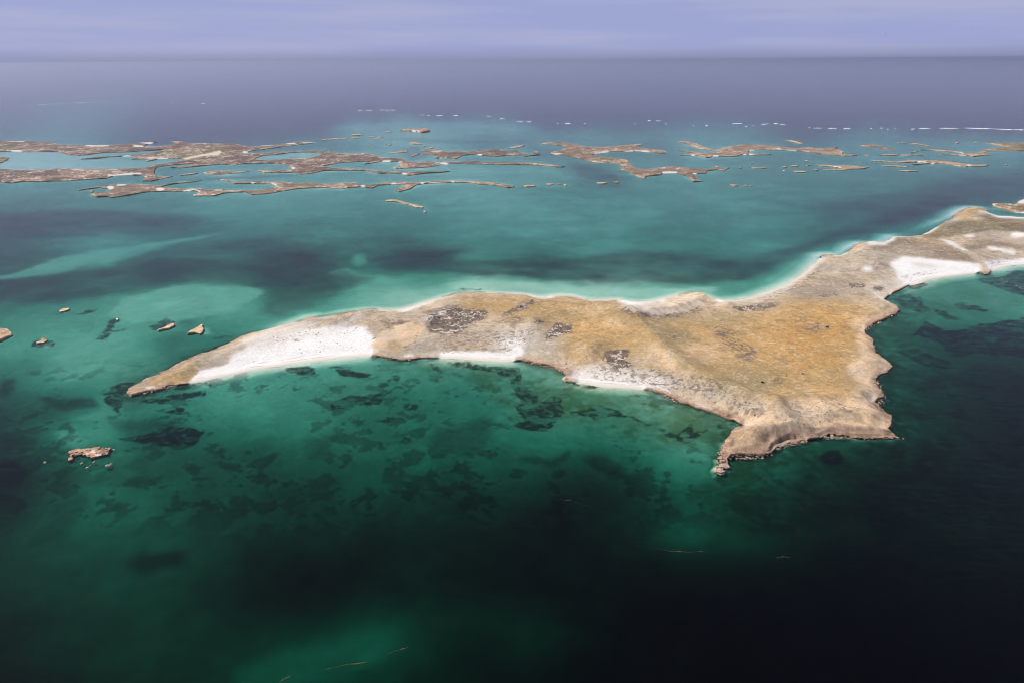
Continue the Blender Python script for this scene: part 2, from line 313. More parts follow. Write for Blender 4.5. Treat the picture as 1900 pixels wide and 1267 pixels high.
# banks, tongues and holes with an edge of their own
for p, v, o, sx, sy in [
    ([(230,552),(330,528),(420,528.5),(480,534),(499,544),(470,561),(400,584),(330,602),(250,600),(200,580)], 5.2, 1, 3, 1.5),
    ([(-300,530),(0,508),(100,478),(250,456),(340,440),(420,428),(350,446),(220,480),(120,502),(0,518),(-300,545)], 6.0, .9, 5, 2),
    ([(605,500),(640,496),(700,510),(760,520),(830,524),(760,530),(680,522),(620,508)], 5.6, .9, 4, 2),
    (ell(668,482,16,8), 5.8, .9, 3, 2), ([(118,768),(185,762),(178,742),(196,738),(190,770),(140,774)], 7, .7, 3, 2),
    ([(95,815),(110,800),(140,803),(150,820),(120,828)], 6.5, .8, 4, 3),
    ([(450,1230),(560,1185),(690,1160),(740,1165),(720,1210),(600,1260),(450,1300)], 13.5, .7, 14, 10),
    ([(1260,1000),(1215,960),(1260,930),(1330,900),(1350,950),(1310,1000)], 14, .6, 10, 8),
    ([(820,525),(900,522),(1000,530),(1130,536),(1250,533),(1330,528),(1310,548),(1130,552),(960,541),(850,542)], 2.7, .9, 6, 2),
    ([(1400,530),(1450,500),(1500,475),(1520,480),(1480,515),(1420,540)], 4.6, .8, 4, 3),
    ([(600,238),(660,232),(760,230),(880,228),(920,236),(800,243),(660,245)], 5.2, .7, 10, 2), ([(850,232),(960,228),(1010,240),(960,250),(860,247)], 5.2, .6, 12, 3),
    ([(990,340),(960,320),(900,312),(1060,312),(1080,335)], 5, .6, 10, 4)]:
    LR.put(p, v, o, sx, sy)

WH, WS = Ras(0.0), Ras(0.0)     # reef / sea-grass beds with crisp edges, and soft ones
A4 = lambda q: T(560, 660, S4, q); B3 = lambda q: T(900, 680, S39, q); C4 = lambda q: T(0, 640, S4, q)
D7 = lambda q: T(0, 560, S7, q); E11 = lambda q: T(270, 570, S11, q); G4 = lambda q: T(1500, 500, S4, q); I2 = lambda q: T(1200, 560, 1900 / 700, q)
for p, o in [
    (A4([(200,600),(230,560),(350,520),(420,470),(560,460),(680,440),(720,380),(790,345),(740,320),(600,325),(420,350),(350,400),(240,440),(215,500)]), .85),
    (A4([(280,115),(400,120),(520,160),(620,180),(560,200),(480,210),(400,190),(290,150)]), .85),
    (A4([(200,95),(280,75),(400,90),(520,100),(640,90),(740,130),(700,160),(580,130),(500,110),(380,95),(240,105)]), .7),
    (A4([(640,220),(720,190),(780,130),(850,130),(840,220),(800,280),(740,300),(640,260)]), .6), (A4([(-120,110),(0,95),(110,105),(80,150),(0,165),(-130,160)]), .85),
    (A4([(1130,60),(1210,60),(1240,180),(1190,170),(1150,110)]), .6), (A4([(1250,55),(1500,70),(1850,80),(1900,85),(1900,330),(1830,180),(1700,130),(1500,120),(1300,110)]), .8),
    (B3([(0,20),(60,30),(200,60),(250,130),(340,190),(370,260),(420,200),(500,180),(580,230),(570,270),(600,310),(540,370),(500,440),(450,480),(380,470),(320,450),(220,410),(290,395),(340,380),(270,330),(190,280),(240,240),(180,170),(140,90)]), .9),
    (B3([(590,290),(720,290),(850,280),(960,320),(1080,370),(1200,420),(1330,480),(1420,510),(1540,560),(1500,570),(1330,510),(1200,450),(1080,390),(950,380),(800,390),(780,350),(640,310)]), .9),
    (B3([(1000,230),(1150,200),(1300,270),(1420,300),(1550,370),(1400,340),(1250,320),(1100,260)]), .5), (B3([(1420,520),(1500,440),(1560,500),(1640,470),(1600,540),(1540,565)]), .8),
    (B3([(1700,400),(1760,470),(1750,540),(1700,590),(1680,520)]), .85), (B3([(1640,340),(1750,390),(1850,440),(1830,470),(1780,420),(1650,360)]), .9),
    (B3([(600,100),(760,140),(960,150),(900,180),(760,165),(620,130)]), .7),
    (C4([(1050,800),(1200,780),(1350,770),(1500,720),(1700,710),(1800,760),(1720,880),(1550,900),(1400,890),(1250,850),(1100,835),(950,810)]), .9),
    (C4([(890,420),(960,340),(1100,330),(1150,330),(1090,420),(1060,480),(1000,560),(1050,590),(1160,590),(1060,630),(980,590),(900,530),(880,480)]), .75),
    (C4([(1180,490),(1300,460),(1500,430),(1700,420),(1800,400),(1810,450),(1600,480),(1400,510),(1250,520)]), .85), (C4([(1520,370),(1650,350),(1720,350),(1700,372),(1600,385),(1500,395)]), .95),
    (C4([(1800,380),(1830,355),(1870,352),(1840,385)]), .8),
    (C4([(1250,440),(1290,425),(1330,430),(1300,450)]), .9), (C4([(1380,585),(1460,560),(1540,540),(1610,555),(1560,600),(1480,600)]), .75),
    (C4([(0,600),(130,630),(230,670),(180,690),(60,660),(0,640)]), .5), (C4([(270,750),(400,770),(450,810),(330,800)]), .45),
    (D7([(710,150),(790,110),(930,90),(960,115),(860,150),(740,180)]), .9), (D7([(960,180),(1080,140),(1180,100),(1280,85),(1310,110),(1200,150),(1060,170),(980,185)]), .8),
    (D7([(1290,490),(1400,380),(1450,340),(1450,290),(1470,235),(1570,230),(1680,250),(1600,300),(1500,350),(1550,380),(1700,330),(1770,340),(1690,380),(1540,410),(1460,470),(1420,500)]), .8),
    (D7([(390,575),(500,500),(600,480),(690,520),(660,560),(560,590),(450,590)]), .95), (D7([(180,480),(220,440),(250,460),(210,485)]), .8), (D7([(500,220),(560,205),(620,180),(600,200),(520,225)]), .7),
    (stroke(D7([(0,290),(150,300),(220,340),(400,350),(700,330),(900,300),(1200,310),(1450,250)]), 2.2), .65),
    (E11([(90,500),(180,440),(300,430),(480,330),(560,325),(660,390),(640,420),(500,490),(300,540),(120,545)]), .9),
    (E11([(1250,610),(1500,590),(1830,590),(1800,660),(1500,690),(1300,680)]), .5),
    (stroke([(262,706),(300,686),(340,667),(385,650),(430,629),(470,613)], 5), .75), (stroke([(540,598),(590,587),(650,578),(700,573)], 3), .5), (stroke([(815,550),(850,542),(900,539)], 3), .7),
    (stroke([(1250,546),(1280,540),(1300,543)], 3), .6),
    (G4([(870,150),(960,135),(1060,170),(1000,190),(900,185)]), .9), (G4([(700,240),(850,200),(1000,240),(1110,330),(1080,365),(950,370),(820,330),(800,300)]), .75),
    (G4([(1130,335),(1230,340),(1280,390),(1390,450),(1300,445),(1210,420)]), .9), (G4([(1280,255),(1400,270),(1500,300),(1640,340),(1570,365),(1450,330),(1330,300)]), .85),
    (G4([(960,430),(1060,480),(1180,530),(1250,540),(1500,490),(1700,440),(1900,420),(2300,420),(2300,800),(1700,780),(1550,770),(1200,770),(1180,680),(1050,640),(900,600),(940,520)]), .85),
    (G4([(740,730),(900,720),(1100,790),(1200,800),(1200,870),(1050,860),(880,820),(780,770)]), .85),
    (G4([(1510,60),(1640,50),(1780,90),(1900,130),(2200,190),(2200,290),(1900,230),(1780,190),(1640,140),(1540,100)]), .9), (G4([(1650,40),(1800,0),(1900,10),(2200,30),(2200,170),(1900,130),(1760,80)]), .7),
    (I2([(860,790),(900,740),(970,740),(1010,790),(960,825),(890,820)]), .9), (I2([(1030,740),(1100,730),(1090,750)]), .6)]:
    WH.put(p, 1.0, o, 1.0, 0.8)
for x, y, a, b in [(610,640,30,12),(700,800,80,50),(550,830,40,30),(900,740,100,60),(780,590,140,60),(880,420,50,25),(940,475,70,30),(1050,415,50,15),(1220,490,60,25),(980,235,60,20),(1190,220,60,40),(1300,320,60,15),(1540,350,50,15),(1780,800,50,25)]:
    WH.put([(560 + u / S4, 660 + v / S4) for u, v in ell(x, y, a, b)], 1.0, .62, 2, 1.5)
for p, o, sx, sy in [
    ([(-300,470),(0,522),(100,508),(300,478),(450,482),(560,470),(640,500),(700,516),(640,540),(560,572),(500,592),(484,575),(503,545),(470,529),(370,524),(280,534),(180,553),(80,563),(-300,570)], .66, 9, 4),
    ([(690,485),(750,462),(880,460),(830,485),(900,483),(1000,484),(1100,474),(1160,464),(1250,466),(1330,480),(1450,465),(1520,440),(1620,405),(1700,375),(1760,360),(1800,375),(1740,395),(1680,415),(1560,445),(1500,468),(1440,498),(1380,522),(1250,526),(1100,528),(1000,523),(900,514),(800,508),(720,505)], .72, 11, 4),
    ([(-300,400),(0,395),(150,385),(300,395),(400,410),(300,430),(150,440),(0,440),(-300,440)], .65, 25, 5), ([(600,445),(700,438),(800,445),(760,455),(620,457)], .3, 15, 3),
    ([(380,460),(500,440),(620,455),(600,480),(450,478)], .45, 15, 4), ([(1500,385),(1700,350),(1900,320),(2200,320),(2200,360),(1900,360),(1760,372),(1640,400)], .5, 15, 5),
    ([(1060,300),(1140,322),(1170,345),(1130,352),(1090,335),(1050,320)], .55, 10, 4), ([(960,262),(1010,275),(1240,262),(1262,300),(1245,312),(1232,290),(1000,300)], .35, 10, 3),
    ([(310,338),(400,330),(560,322),(560,327),(400,336)], .45, 8, 1.2), ([(760,300),(740,280),(760,272),(785,275),(800,290)], .45, 5, 2), ([(730,255),(900,262),(1000,262),(1000,268),(850,268),(720,262)], .35, 12, 2),
    (C4([(900,640),(1200,680),(1600,700),(1700,730),(1200,770),(950,720)]), .4, 6, 4), (C4([(330,460),(450,480),(560,510),(800,470),(830,540),(700,570),(550,580),(430,540)]), .65, 5, 3),
    (C4([(0,330),(130,310),(160,380),(100,440),(0,430)]), .6, 5, 4), (C4([(-200,1010),(150,1010),(210,1050),(230,1150),(180,1235),(-200,1235)]), .85, 4, 4), (C4([(-200,760),(200,800),(300,850),(250,900),(-200,1000)]), .45, 8, 6),
    (E11([(700,380),(950,350),(1100,400),(1000,450),(800,480),(700,420)]), .5, 5, 3), (E11([(200,700),(600,560),(800,620),(700,900),(300,1100),(100,1000)]), .22, 8, 6),
    (B3([(720,660),(850,650),(960,700),(1000,760),(900,850),(860,800),(760,740)]), .6, 6, 5), (B3([(260,640),(400,650),(540,650),(620,600),(600,690),(480,710),(300,680)]), .55, 4, 3),
    (A4([(1380,600),(1700,560),(1650,800),(1400,900),(1150,800),(1200,680)]), .5, 8, 6), (A4([(960,830),(1080,830),(1090,920),(1000,930)]), .5, 5, 4), (A4([(0,730),(200,750),(200,900),(0,920)]), .5, 8, 6),
    ([(230,1030),(330,1015),(340,1050),(240,1065)], .6, 8, 6), ([(110,930),(160,915),(130,990),(60,1020)], .4, 6, 6), ([(500,910),(620,890),(640,960),(520,960)], .3, 14, 8),
    ([(1560,900),(1700,880),(1800,960),(1650,1000)], .5, 20, 12), ([(1440,230),(1560,228),(1640,240),(1500,243)], .3, 10, 2)]:
    WS.put(p, 1.0, o, sx, sy)

WHB = Ras(0.0); WHB.a = gauss1(gauss1(WH.a, 6, 1), 3.5, 0)
def bed_depth(px, py, dep):
    Lp = LR.at(px, py); Lp = np.where(Lp > 9, 9 + (Lp - 9) * 1.32, Lp); Lp = Lp * (1 + .05 * sst(300, 350, py) * (1 - sst(480, 530, py)))
    return Lp / (1 / math.sin(SUN_EL) + 1 / np.maximum(np.sin(dep), 0.012))

RW_ = Ras(0.0); RW_.a = gauss1(gauss1(ROCKY.a, 14, 1), 8, 0)
ALG = Ras(0.0)      # brown algal turf over the sand
for p, o, sx in [([(760,672),(960,680),(1060,712),(1230,735),(1370,785),(1340,850),(1200,840),(1080,800),(960,790),(880,720),(780,700)], .8, 20), ([(1290,850),(1350,840),(1500,825),(1700,815),(1760,900),(1600,960),(1350,980),(1290,930)], .85, 20),
    ([(1600,540),(1690,545),(1750,570),(1700,620),(1760,700),(1720,800),(1600,780),(1590,640)], .8, 18), ([(1680,530),(1800,512),(1900,500),(1900,570),(1760,575)], .35, 12), ([(1700,540),(1830,545),(1900,600),(2200,620),(2200,1300),(1750,1250),(1700,900),(1750,640)], .45, 40),
    ([(1640,780),(1700,770),(1780,830),(1740,880),(1660,860)], .8, 14), ([(200,690),(330,650),(420,640),(400,665),(300,705),(250,760),(200,760)], .5, 10), ([(90,830),(260,820),(280,900),(80,900)], .6, 14), ([(620,690),(760,690),(760,900),(560,880)], .3, 30)]:
    ALG.put(p, 1.0, o, sx, sx * .6)
def build_seabed():
    az = np.linspace(-math.radians(56), math.radians(56), 1050)
    pyr = np.concatenate([np.linspace(1700, 1290, 40), np.linspace(1288, 330, 560), np.linspace(328.5, 130, 200), np.linspace(129, 114, 16)])
    dep = np.arctan((pyr - 633.5) / F) + PITCH
    rad = H / np.tan(np.maximum(dep, R(0.12)))
    A, RR = np.meshgrid(az, rad); x = np.tan(A) * RR; y = RR.copy()
    sh = x.shape; x = x.ravel(); y = y.ravel()
    px, py = proj(x, y, np.zeros_like(x))
    wob = np.clip((py - 110) / 600, 0.03, 1.4)
    qx = px + wob * (7 * fbm(x, y, 34, 5, 11) + 10 * fbm(x, y, 140, 2, 12)); qy = py + (4.5 * fbm(x, y, 34, 5, 13) + 5 * fbm(x, y, 140, 2, 14)) * wob
    dp = np.arctan2(H, np.hypot(x, y))
    d = bed_depth(qx, qy, dp)
    d = d * (1 + 0.10 * fbm(x, y, 90, 4, 21) + 0.05 * fbm(x, y, 18, 3, 22))
    near = y < 2600
    sdm = np.full(len(x), -1e3); idx = np.where(near & (py > 350))[0]
    sdm[idx] = sdf(np.stack([x[idx], y[idx]], -1), [mainW])
    rk = ROCKY.at(px, py); rw = np.clip(RW_.at(px, py) * 3.0, 0, 1)
    off = np.maximum(-sdm, 0)
    kf = 1 / math.sin(SUN_EL) + 1 / np.sin(dp)
    sw = np.clip(np.clip(SWD.at(px, py) * 3.2, 0, 1) - .6 * np.clip(ROCKY.at(px, py), 0, 1), 0, 1)
    nfac = sst(500, 470, py); sw = np.maximum(sw, nfac * np.clip(SWD.at(px, py) * 2.6, 0, 1))
    ramp = (0.5 + off * 0.085 + (off / 21) ** 2) / kf
    d = np.where(sdm > -1e3 + 1, d * (1 - sw) + np.minimum(d, ramp) * sw, d)
    d = np.where(sdm > -1e3 + 1, np.minimum(d, 0.8 + off * 0.6), d)
    d = np.where(sdm > 0, 2.2, d)
    z = -np.clip(d, 0.15, 22)
    # cover
    px2, py2 = proj(x, y, z)
    qx = px2 + (qx - px); qy = py2 + (qy - py)
    wh = WH.at(qx, qy); ws = WS.at(qx, qy)
    nf = fbm(x, y, 9, 4, 31); nm = fbm(x, y, 45, 4, 32)
    ng = fbm(x + .4 * y, y, 5, 3, 34); nearw = sst(430, 640, py2)
    whb = WHB.at(qx, qy)
    sf = sst(730, 820, py2)
    m = sst(0.30 - .12 * sf, 0.66 + .16 * sf, 0.55 * wh + 0.45 * whb + (0.30 * nf + 0.16 * ng) * nearw * sst(0.02, 0.3, whb) + 0.12 * nm * (whb > 0.05))
    m = m * np.clip(0.82 + 0.28 * nf + 0.22 * nm + .2 * ng, 0.3, 1) * np.minimum(1, np.maximum(wh, whb) * 1.2 + .1)
    m = np.maximum(m, np.clip(ws * (1 + 0.25 * nm + 0.12 * fbm(x * 0.25, y, 60, 3, 33)), 0, 0.97))
    # general mottle of small weed tufts on the near shelf
    band = sst(640, 720, py) * (1 - sst(930, 1010, py))
    tuft = sst(0.25, 0.5, fbm(x, y, 20, 5, 35) + 0.5 * fbm(x, y, 110, 2, 36) + .2 * ng) * band
    m = np.maximum(m, 0.5 * tuft); m = np.clip(m + band * .10 * ng + band * .08 * vn(x / 3, y / 3, 40), 0, 1)
    strk = fbm(x * 0.3, y * 1.0, 160, 4, 37)
    m = np.clip(m + 0.16 * np.clip(strk, -1, 1) * sst(560, 400, py) * (0.3 + m), 0, 1)
    nl = sst(520, 430, py)[:, None]; sand = np.array([[0.64, 0.60, 0.52]]) * (1 - nl) + np.array([[.66, .60, .61]]) * nl; weed = np.array([0.048, 0.044, 0.026]); brown = np.array([0.15, 0.095, 0.03])
    c = sand * (1 - m[:, None]) + weed * m[:, None]
    c = c * (1 + 0.10 * nm[:, None])
    ag = ALG.at(qx, qy) * np.clip(.75 + .5 * nm + .3 * nf, 0, 1.1)
    c = c * (1 - ag[:, None]) + np.minimum(c, np.array([.19, .17, .055])) * ag[:, None]
    rkw = np.clip(RW_.at(px, py) * 2.6, 0, 1)
    fr = np.where(sdm > -1e3 + 1, rkw, 0) * np.exp(-off / 22) * np.clip(0.85 + 0.6 * nf + 0.3 * nm, 0, 1)
    fr = fr * (1 - .8 * sw) * (1 - .85 * nfac)
    c = c * (1 - .92 * fr[:, None]) + brown * .92 * fr[:, None]
    # pale streaks of rubble inside the reef patches
    rub = sst(0.40, 0.6, fbm(x * 0.6 + y * 0.4, y - x * 0.3, 14, 3, 39)) * m * band * 0.65
    c = c * (1 - rub[:, None]) + np.array([.4, .38, .3]) * rub[:, None]
    V = np.stack([x, y, z], -1)
    n0, n1 = sh; i = np.arange(n0 * n1).reshape(sh)
    Fq = np.stack([i[:-1, :-1], i[:-1, 1:], i[1:, 1:], i[1:, :-1]], -1).reshape(-1, 4)
    o = npmesh('seabed', V, Fq, M_BED, None, np.clip(c, 0.01, 0.9))
    tag(o, kind='structure')
    return o

# ------------------------------------------------------------------ sea: surface and a body of absorbing water down to 40 m
def build_sea():
    rad = [0.0] + [150 * 1.45 ** k for k in range(21)]
    n = 72; V = [(0, 0, 0)]
    for r in rad[1:]:
        V += [(r * math.cos(t * 2 * math.pi / n), r * math.sin(t * 2 * math.pi / n), 0) for t in range(n)]
    Fs = [(0, 1 + t, 1 + (t + 1) % n, 0) for t in range(n)]
    tri = [(0, 1 + t, 1 + (t + 1) % n) for t in range(n)]; quad = []
    for k in range(len(rad) - 2):
        a = 1 + k * n; b = a + n
        quad += [(a + t, b + t, b + (t + 1) % n, a + (t + 1) % n) for t in range(n)]
    last = 1 + (len(rad) - 2) * n; r = rad[-1]; base = len(V)
    V += [(r * math.cos(t * 2 * math.pi / n), r * math.sin(t * 2 * math.pi / n), -40) for t in range(n)] + [(0, 0, -40)]
    quad += [(last + t, base + t, base + (t + 1) % n, last + (t + 1) % n) for t in range(n)]
    tri += [(base + (t + 1) % n, base + t, base + n) for t in range(n)]
    me = bpy.data.meshes.new('sea'); me.from_pydata(V, [], tri + quad); me.update()
    m, t, nn, l = mat('sea_water')
    o = nn('ShaderNodeOutputMaterial'); mix = nn('ShaderNodeMixShader'); tr = nn('ShaderNodeBsdfTransparent'); gl = nn('ShaderNodeBsdfGlossy')
    gl.inputs['Roughness'].default_value = 0.16
    fr = nn('ShaderNodeFresnel'); fr.inputs['IOR'].default_value = 1.20
    pw = nn('ShaderNodeMath', operation='MULTIPLY'); pw.inputs[1].default_value = SEA_GLOSS
    g = nn('ShaderNodeNewGeometry'); z = nn('ShaderNodeTexNoise'); z.inputs['Scale'].default_value = 0.12; z.inputs['Detail'].default_value = 6
    b = nn('ShaderNodeBump'); b.inputs['Strength'].default_value = 0.42; b.inputs['Distance'].default_value = 1.2
    mpw = nn('ShaderNodeMapping'); mpw.inputs['Rotation'].default_value = (0, 0, .5); mpw.inputs['Scale'].default_value = (.45, 1.3, 1)
    va = nn('ShaderNodeVolumeAbsorption'); va.inputs['Color'].default_value = SEA_COL; va.inputs['Density'].default_value = SEA_DEN
    l(g.outputs['Position'], mpw.inputs['Vector']); l(mpw.outputs[0], z.inputs['Vector']); l(z.outputs['Fac'], b.inputs['Height']); l(b.outputs[0], gl.inputs['Normal']); l(b.outputs[0], fr.inputs['Normal'])
    l(fr.outputs[0], pw.inputs[0]); l(pw.outputs[0], mix.inputs[0]); l(tr.outputs[0], mix.inputs[1]); l(gl.outputs[0], mix.inputs[2])
    l(mix.outputs[0], o.inputs['Surface']); l(va.outputs[0], o.inputs['Volume'])
    me.materials.append(m)
    tag(link(bpy.data.objects.new('sea', me)), kind='structure')
    return rad[-1]
SEA_GLOSS = 1.0; SEA_DEN = 0.62; SEA_COL = (0.28, 0.71, 0.655, 1)
SEA_R = build_sea()

# ------------------------------------------------------------------ haze: one closed box of even air
def build_haze():
    a = SEA_R * 1.05; z0, z1 = -41.0, H + 30
    V = [(x, y, z) for z in (z0, z1) for x, y in ((-a, -a), (a, -a), (a, a), (-a, a))]
    Fs = [(3, 2, 1, 0), (4, 5, 6, 7), (0, 1, 5, 4), (1, 2, 6, 5), (2, 3, 7, 6), (3, 0, 4, 7)]
    me = bpy.data.meshes.new('haze'); me.from_pydata(V, [], Fs); me.update()
    m, t, nn, l = mat('haze_air'); o = nn('ShaderNodeOutputMaterial'); v = nn('ShaderNodeVolumePrincipled')
    v.inputs['Color'].default_value = (0.52, 0.56, 0.74, 1); v.inputs['Density'].default_value = HAZE; v.inputs['Anisotropy'].default_value = 0.4
    l(v.outputs[0], o.inputs['Volume']); me.materials.append(m)
    tag(link(bpy.data.objects.new('haze', me)), kind='stuff')
HAZE = 2.2e-5
build_haze()

# ------------------------------------------------------------------ islands
def grid_island(polysW, u, pad=3.2):
    a = np.concatenate(polysW); x0, y0 = a.min(0) - pad * u; x1, y1 = a.max(0) + pad * u
    xs = np.arange(x0, x1 + u, u); ys = np.arange(y0, y1 + u, u)
    X, Y = np.meshgrid(xs, ys); P = np.stack([X.ravel(), Y.ravel()], -1)
    return X, Y, sdf(P, polysW).reshape(X.shape)
def gauss(A, s): return gauss1(gauss1(A, s, 0), s, 1)
def grad_of(S, u):
    S2 = gauss(S, 1.0); gy, gx = np.gradient(S2, u); n = np.hypot(gx, gy) + 1e-6
    return gx / n, gy / n
def shore(s, u, hc, notch):
    """height and inward shift of a limestone rim with an undercut notch; s = distance inside the lip"""
    t = s / u
    tt = [-2.6, -1.9, -1.2, -0.6, 0.0, 0.7, 1.6]
    z = np.interp(t, tt, [-3.5, -1.6, 0.05, 0, 0, 0, 0]) + hc * np.interp(t, tt, [0, 0, 0, .33, .72, .93, 1])
    d = notch * np.interp(t, [-2.6, -1.9, -1.2, -0.6, 0.0, 0.7], [1.3, 1.9, 1.7, 1.3, 0, 0])
    return z, d
def split_island(root, V, Q, col, cls, parts, off):
    for k, (nm, mt, lab, extra) in parts.items():
        f = Q[cls == k]
        if len(f) == 0: continue
        v, f2, c2 = compact(V, f, col)
        o = npmesh(nm, v, f2, mt, root, c2, True, off)
        if lab: o['label'] = lab
        if extra: o['kind'] = extra

GREY = np.array([.135, .098, .079]); TAN = np.array([.31, .21, .135]); RIM = np.array([.46, .285, .175]); OLIVE = np.array([.13, .115, .06]); SANDW = np.array([.54, .50, .44])
FARP = []
def far_island(name, cat, label, pxpolys, body=GREY, hc=3.0, beaches=(), group=None, mix=0.35, u=None, olive=(), pans=(), rag=1.0):
    mix = mix * 1.5
    polys = [W(p) for p in pxpolys]; FARP.append(pxpolys)
    a = polys[0]; dist = np.median(np.hypot(a[:, 0], a[:, 1]))
    u = u or max(0.8, dist * 0.00115)
    X, Y, S = grid_island(polys, u)
    seed = int(abs(a[0, 0]) * 7 + abs(a[0, 1])) % 977
    S = S + rag * u * (0.7 * fbm(X, Y, 9 * u, 3, seed) + 0.35 * fbm(X, Y, 3 * u, 2, seed + 1)) * 0.8
    px, py = proj(X, Y, np.full_like(X, 1.0))
    bm = np.zeros_like(X); bi = np.zeros(X.shape, int)
    for nb, b in enumerate(beaches):
        r = poly(b, 1.0, 0.5)
        if r is None: continue
        q = np.zeros((RH, RW)); q[r[0], r[1]] = r[2]
        x = np.clip(px - X0, 0, RW - 1).astype(int); y = np.clip(py - Y0, 0, RH - 1).astype(int)
        bi = np.where(q[y, x] > bm, nb, bi); bm = np.maximum(bm, q[y, x])
    bm = sst(.35, .75, bm + .18 * fbm(X, Y, 8 * u, 2, seed + 9))
    gx, gy = grad_of(S, u)
    zr, d = shore(S, u, hc * (.75 + .35 * fbm(X, Y, 20 * u, 2, seed + 8)), 1.2 * u)
    zb = np.clip(S * 0.07 + 0.15, -1.5, 2.2)
    inl = np.clip(S, 0, 60)
    wr = 1 - bm
    Z = zr * wr + zb * bm + np.where(S > u, (0.5 * fbm(X, Y, 40, 3, seed + 2) + 0.25 * fbm(X, Y, 9, 2, seed + 3) + 1.8 * (1 - np.exp(-inl / 50))) * sst(u, 5 * u, S), 0)
    XX = X + gx * d * wr; YY = Y + gy * d * wr
    n1 = fbm(X, Y, 30, 4, seed + 4); n2 = fbm(X, Y, 7, 3, seed + 5); n3 = fbm(X, Y, 120, 2, seed + 6)
    rim = np.exp(-np.clip(S, 0, None) / (2.2 * u)) * np.clip(0.65 + 0.7 * n1 + .4 * n3, 0, 1)
    c = np.array(body)[None, None] * (1 + 0.28 * n1 + 0.25 * n2)[..., None]
    tanm = sst(0.25, 0.7, n3 + 0.3 * n1)[..., None] * mix
    c = c * (1 - tanm) + TAN * 0.85 * tanm
    for o in olive:
        r = poly(o, 3, 1.2); q = np.zeros((RH, RW)); q[r[0], r[1]] = r[2]
        om = q[np.clip(py - Y0, 0, RH - 1).astype(int), np.clip(px - X0, 0, RW - 1).astype(int)][..., None] * 0.8
        c = c * (1 - om) + OLIVE * om
    c = c * (1 - rim[..., None]) + RIM * (1 + 0.3 * n2[..., None]) * rim[..., None]
    wsp = (sst(0.62, 0.85, n2 + 0.4 * n1 + 0.25 * n3) * 0.8)[..., None]
    c = c * (1 - wsp) + np.array([.62, .54, .46]) * wsp
    sandm = bm
    for o in pans:
        r = poly(o, 1, .5); q = np.zeros((RH, RW)); q[r[0], r[1]] = r[2]
        om = q[np.clip(py - Y0, 0, RH - 1).astype(int), np.clip(px - X0, 0, RW - 1).astype(int)][..., None]
        c = c * (1 - om) + np.array([.52, .45, .33]) * om
    c = c * (1 - sandm[..., None]) + SANDW * sandm[..., None]
    V = np.stack([XX, YY, Z], -1).reshape(-1, 3); colr = np.clip(c, 0.02, 0.9).reshape(-1, 3)
    i = np.arange(X.size).reshape(X.shape)
    Q = np.stack([i[:-1, :-1], i[:-1, 1:], i[1:, 1:], i[1:, :-1]], -1).reshape(-1, 4)
    Sf = S.ravel(); ok = Sf[Q].max(1) > -2.5 * u; Q = Q[ok]
    mS = Sf[Q].mean(1); mB = bm.ravel()[Q].mean(1)
    cls = np.where(mB > 0.5, 10 + bi.ravel()[Q[:, 0]], np.where(mS < 1.2 * u, 2, 0))
    cx, cy = a.mean(0)
    root = empty(name, (cx, cy, 0)); tag(root, label, cat, group)
    split_island(root, V, Q, colr, cls, {0: ('scrubland' if body is GREY else 'rock_top', M_LAND, None, None), 2: ('cliff', M_ROCK, None, None), **{10 + k: ('beach', M_SAND, None, None) for k in range(len(beaches))}}, (cx, cy, 0))
    return root
def t7(x0, y0, q): return T(x0, y0, S7, q)
def bar(x0, y0, x1, y1, w=2.2, n=5):
    xs = np.linspace(0, 1, n); b = np.sin(xs * 3.1) * 0.5
    return stroke([(x0 + (x1 - x0) * t, y0 + (y1 - y0) * t + random.uniform(-.4, .4)) for t in xs], [w * .5, w, w * 1.15, w, w * .5])

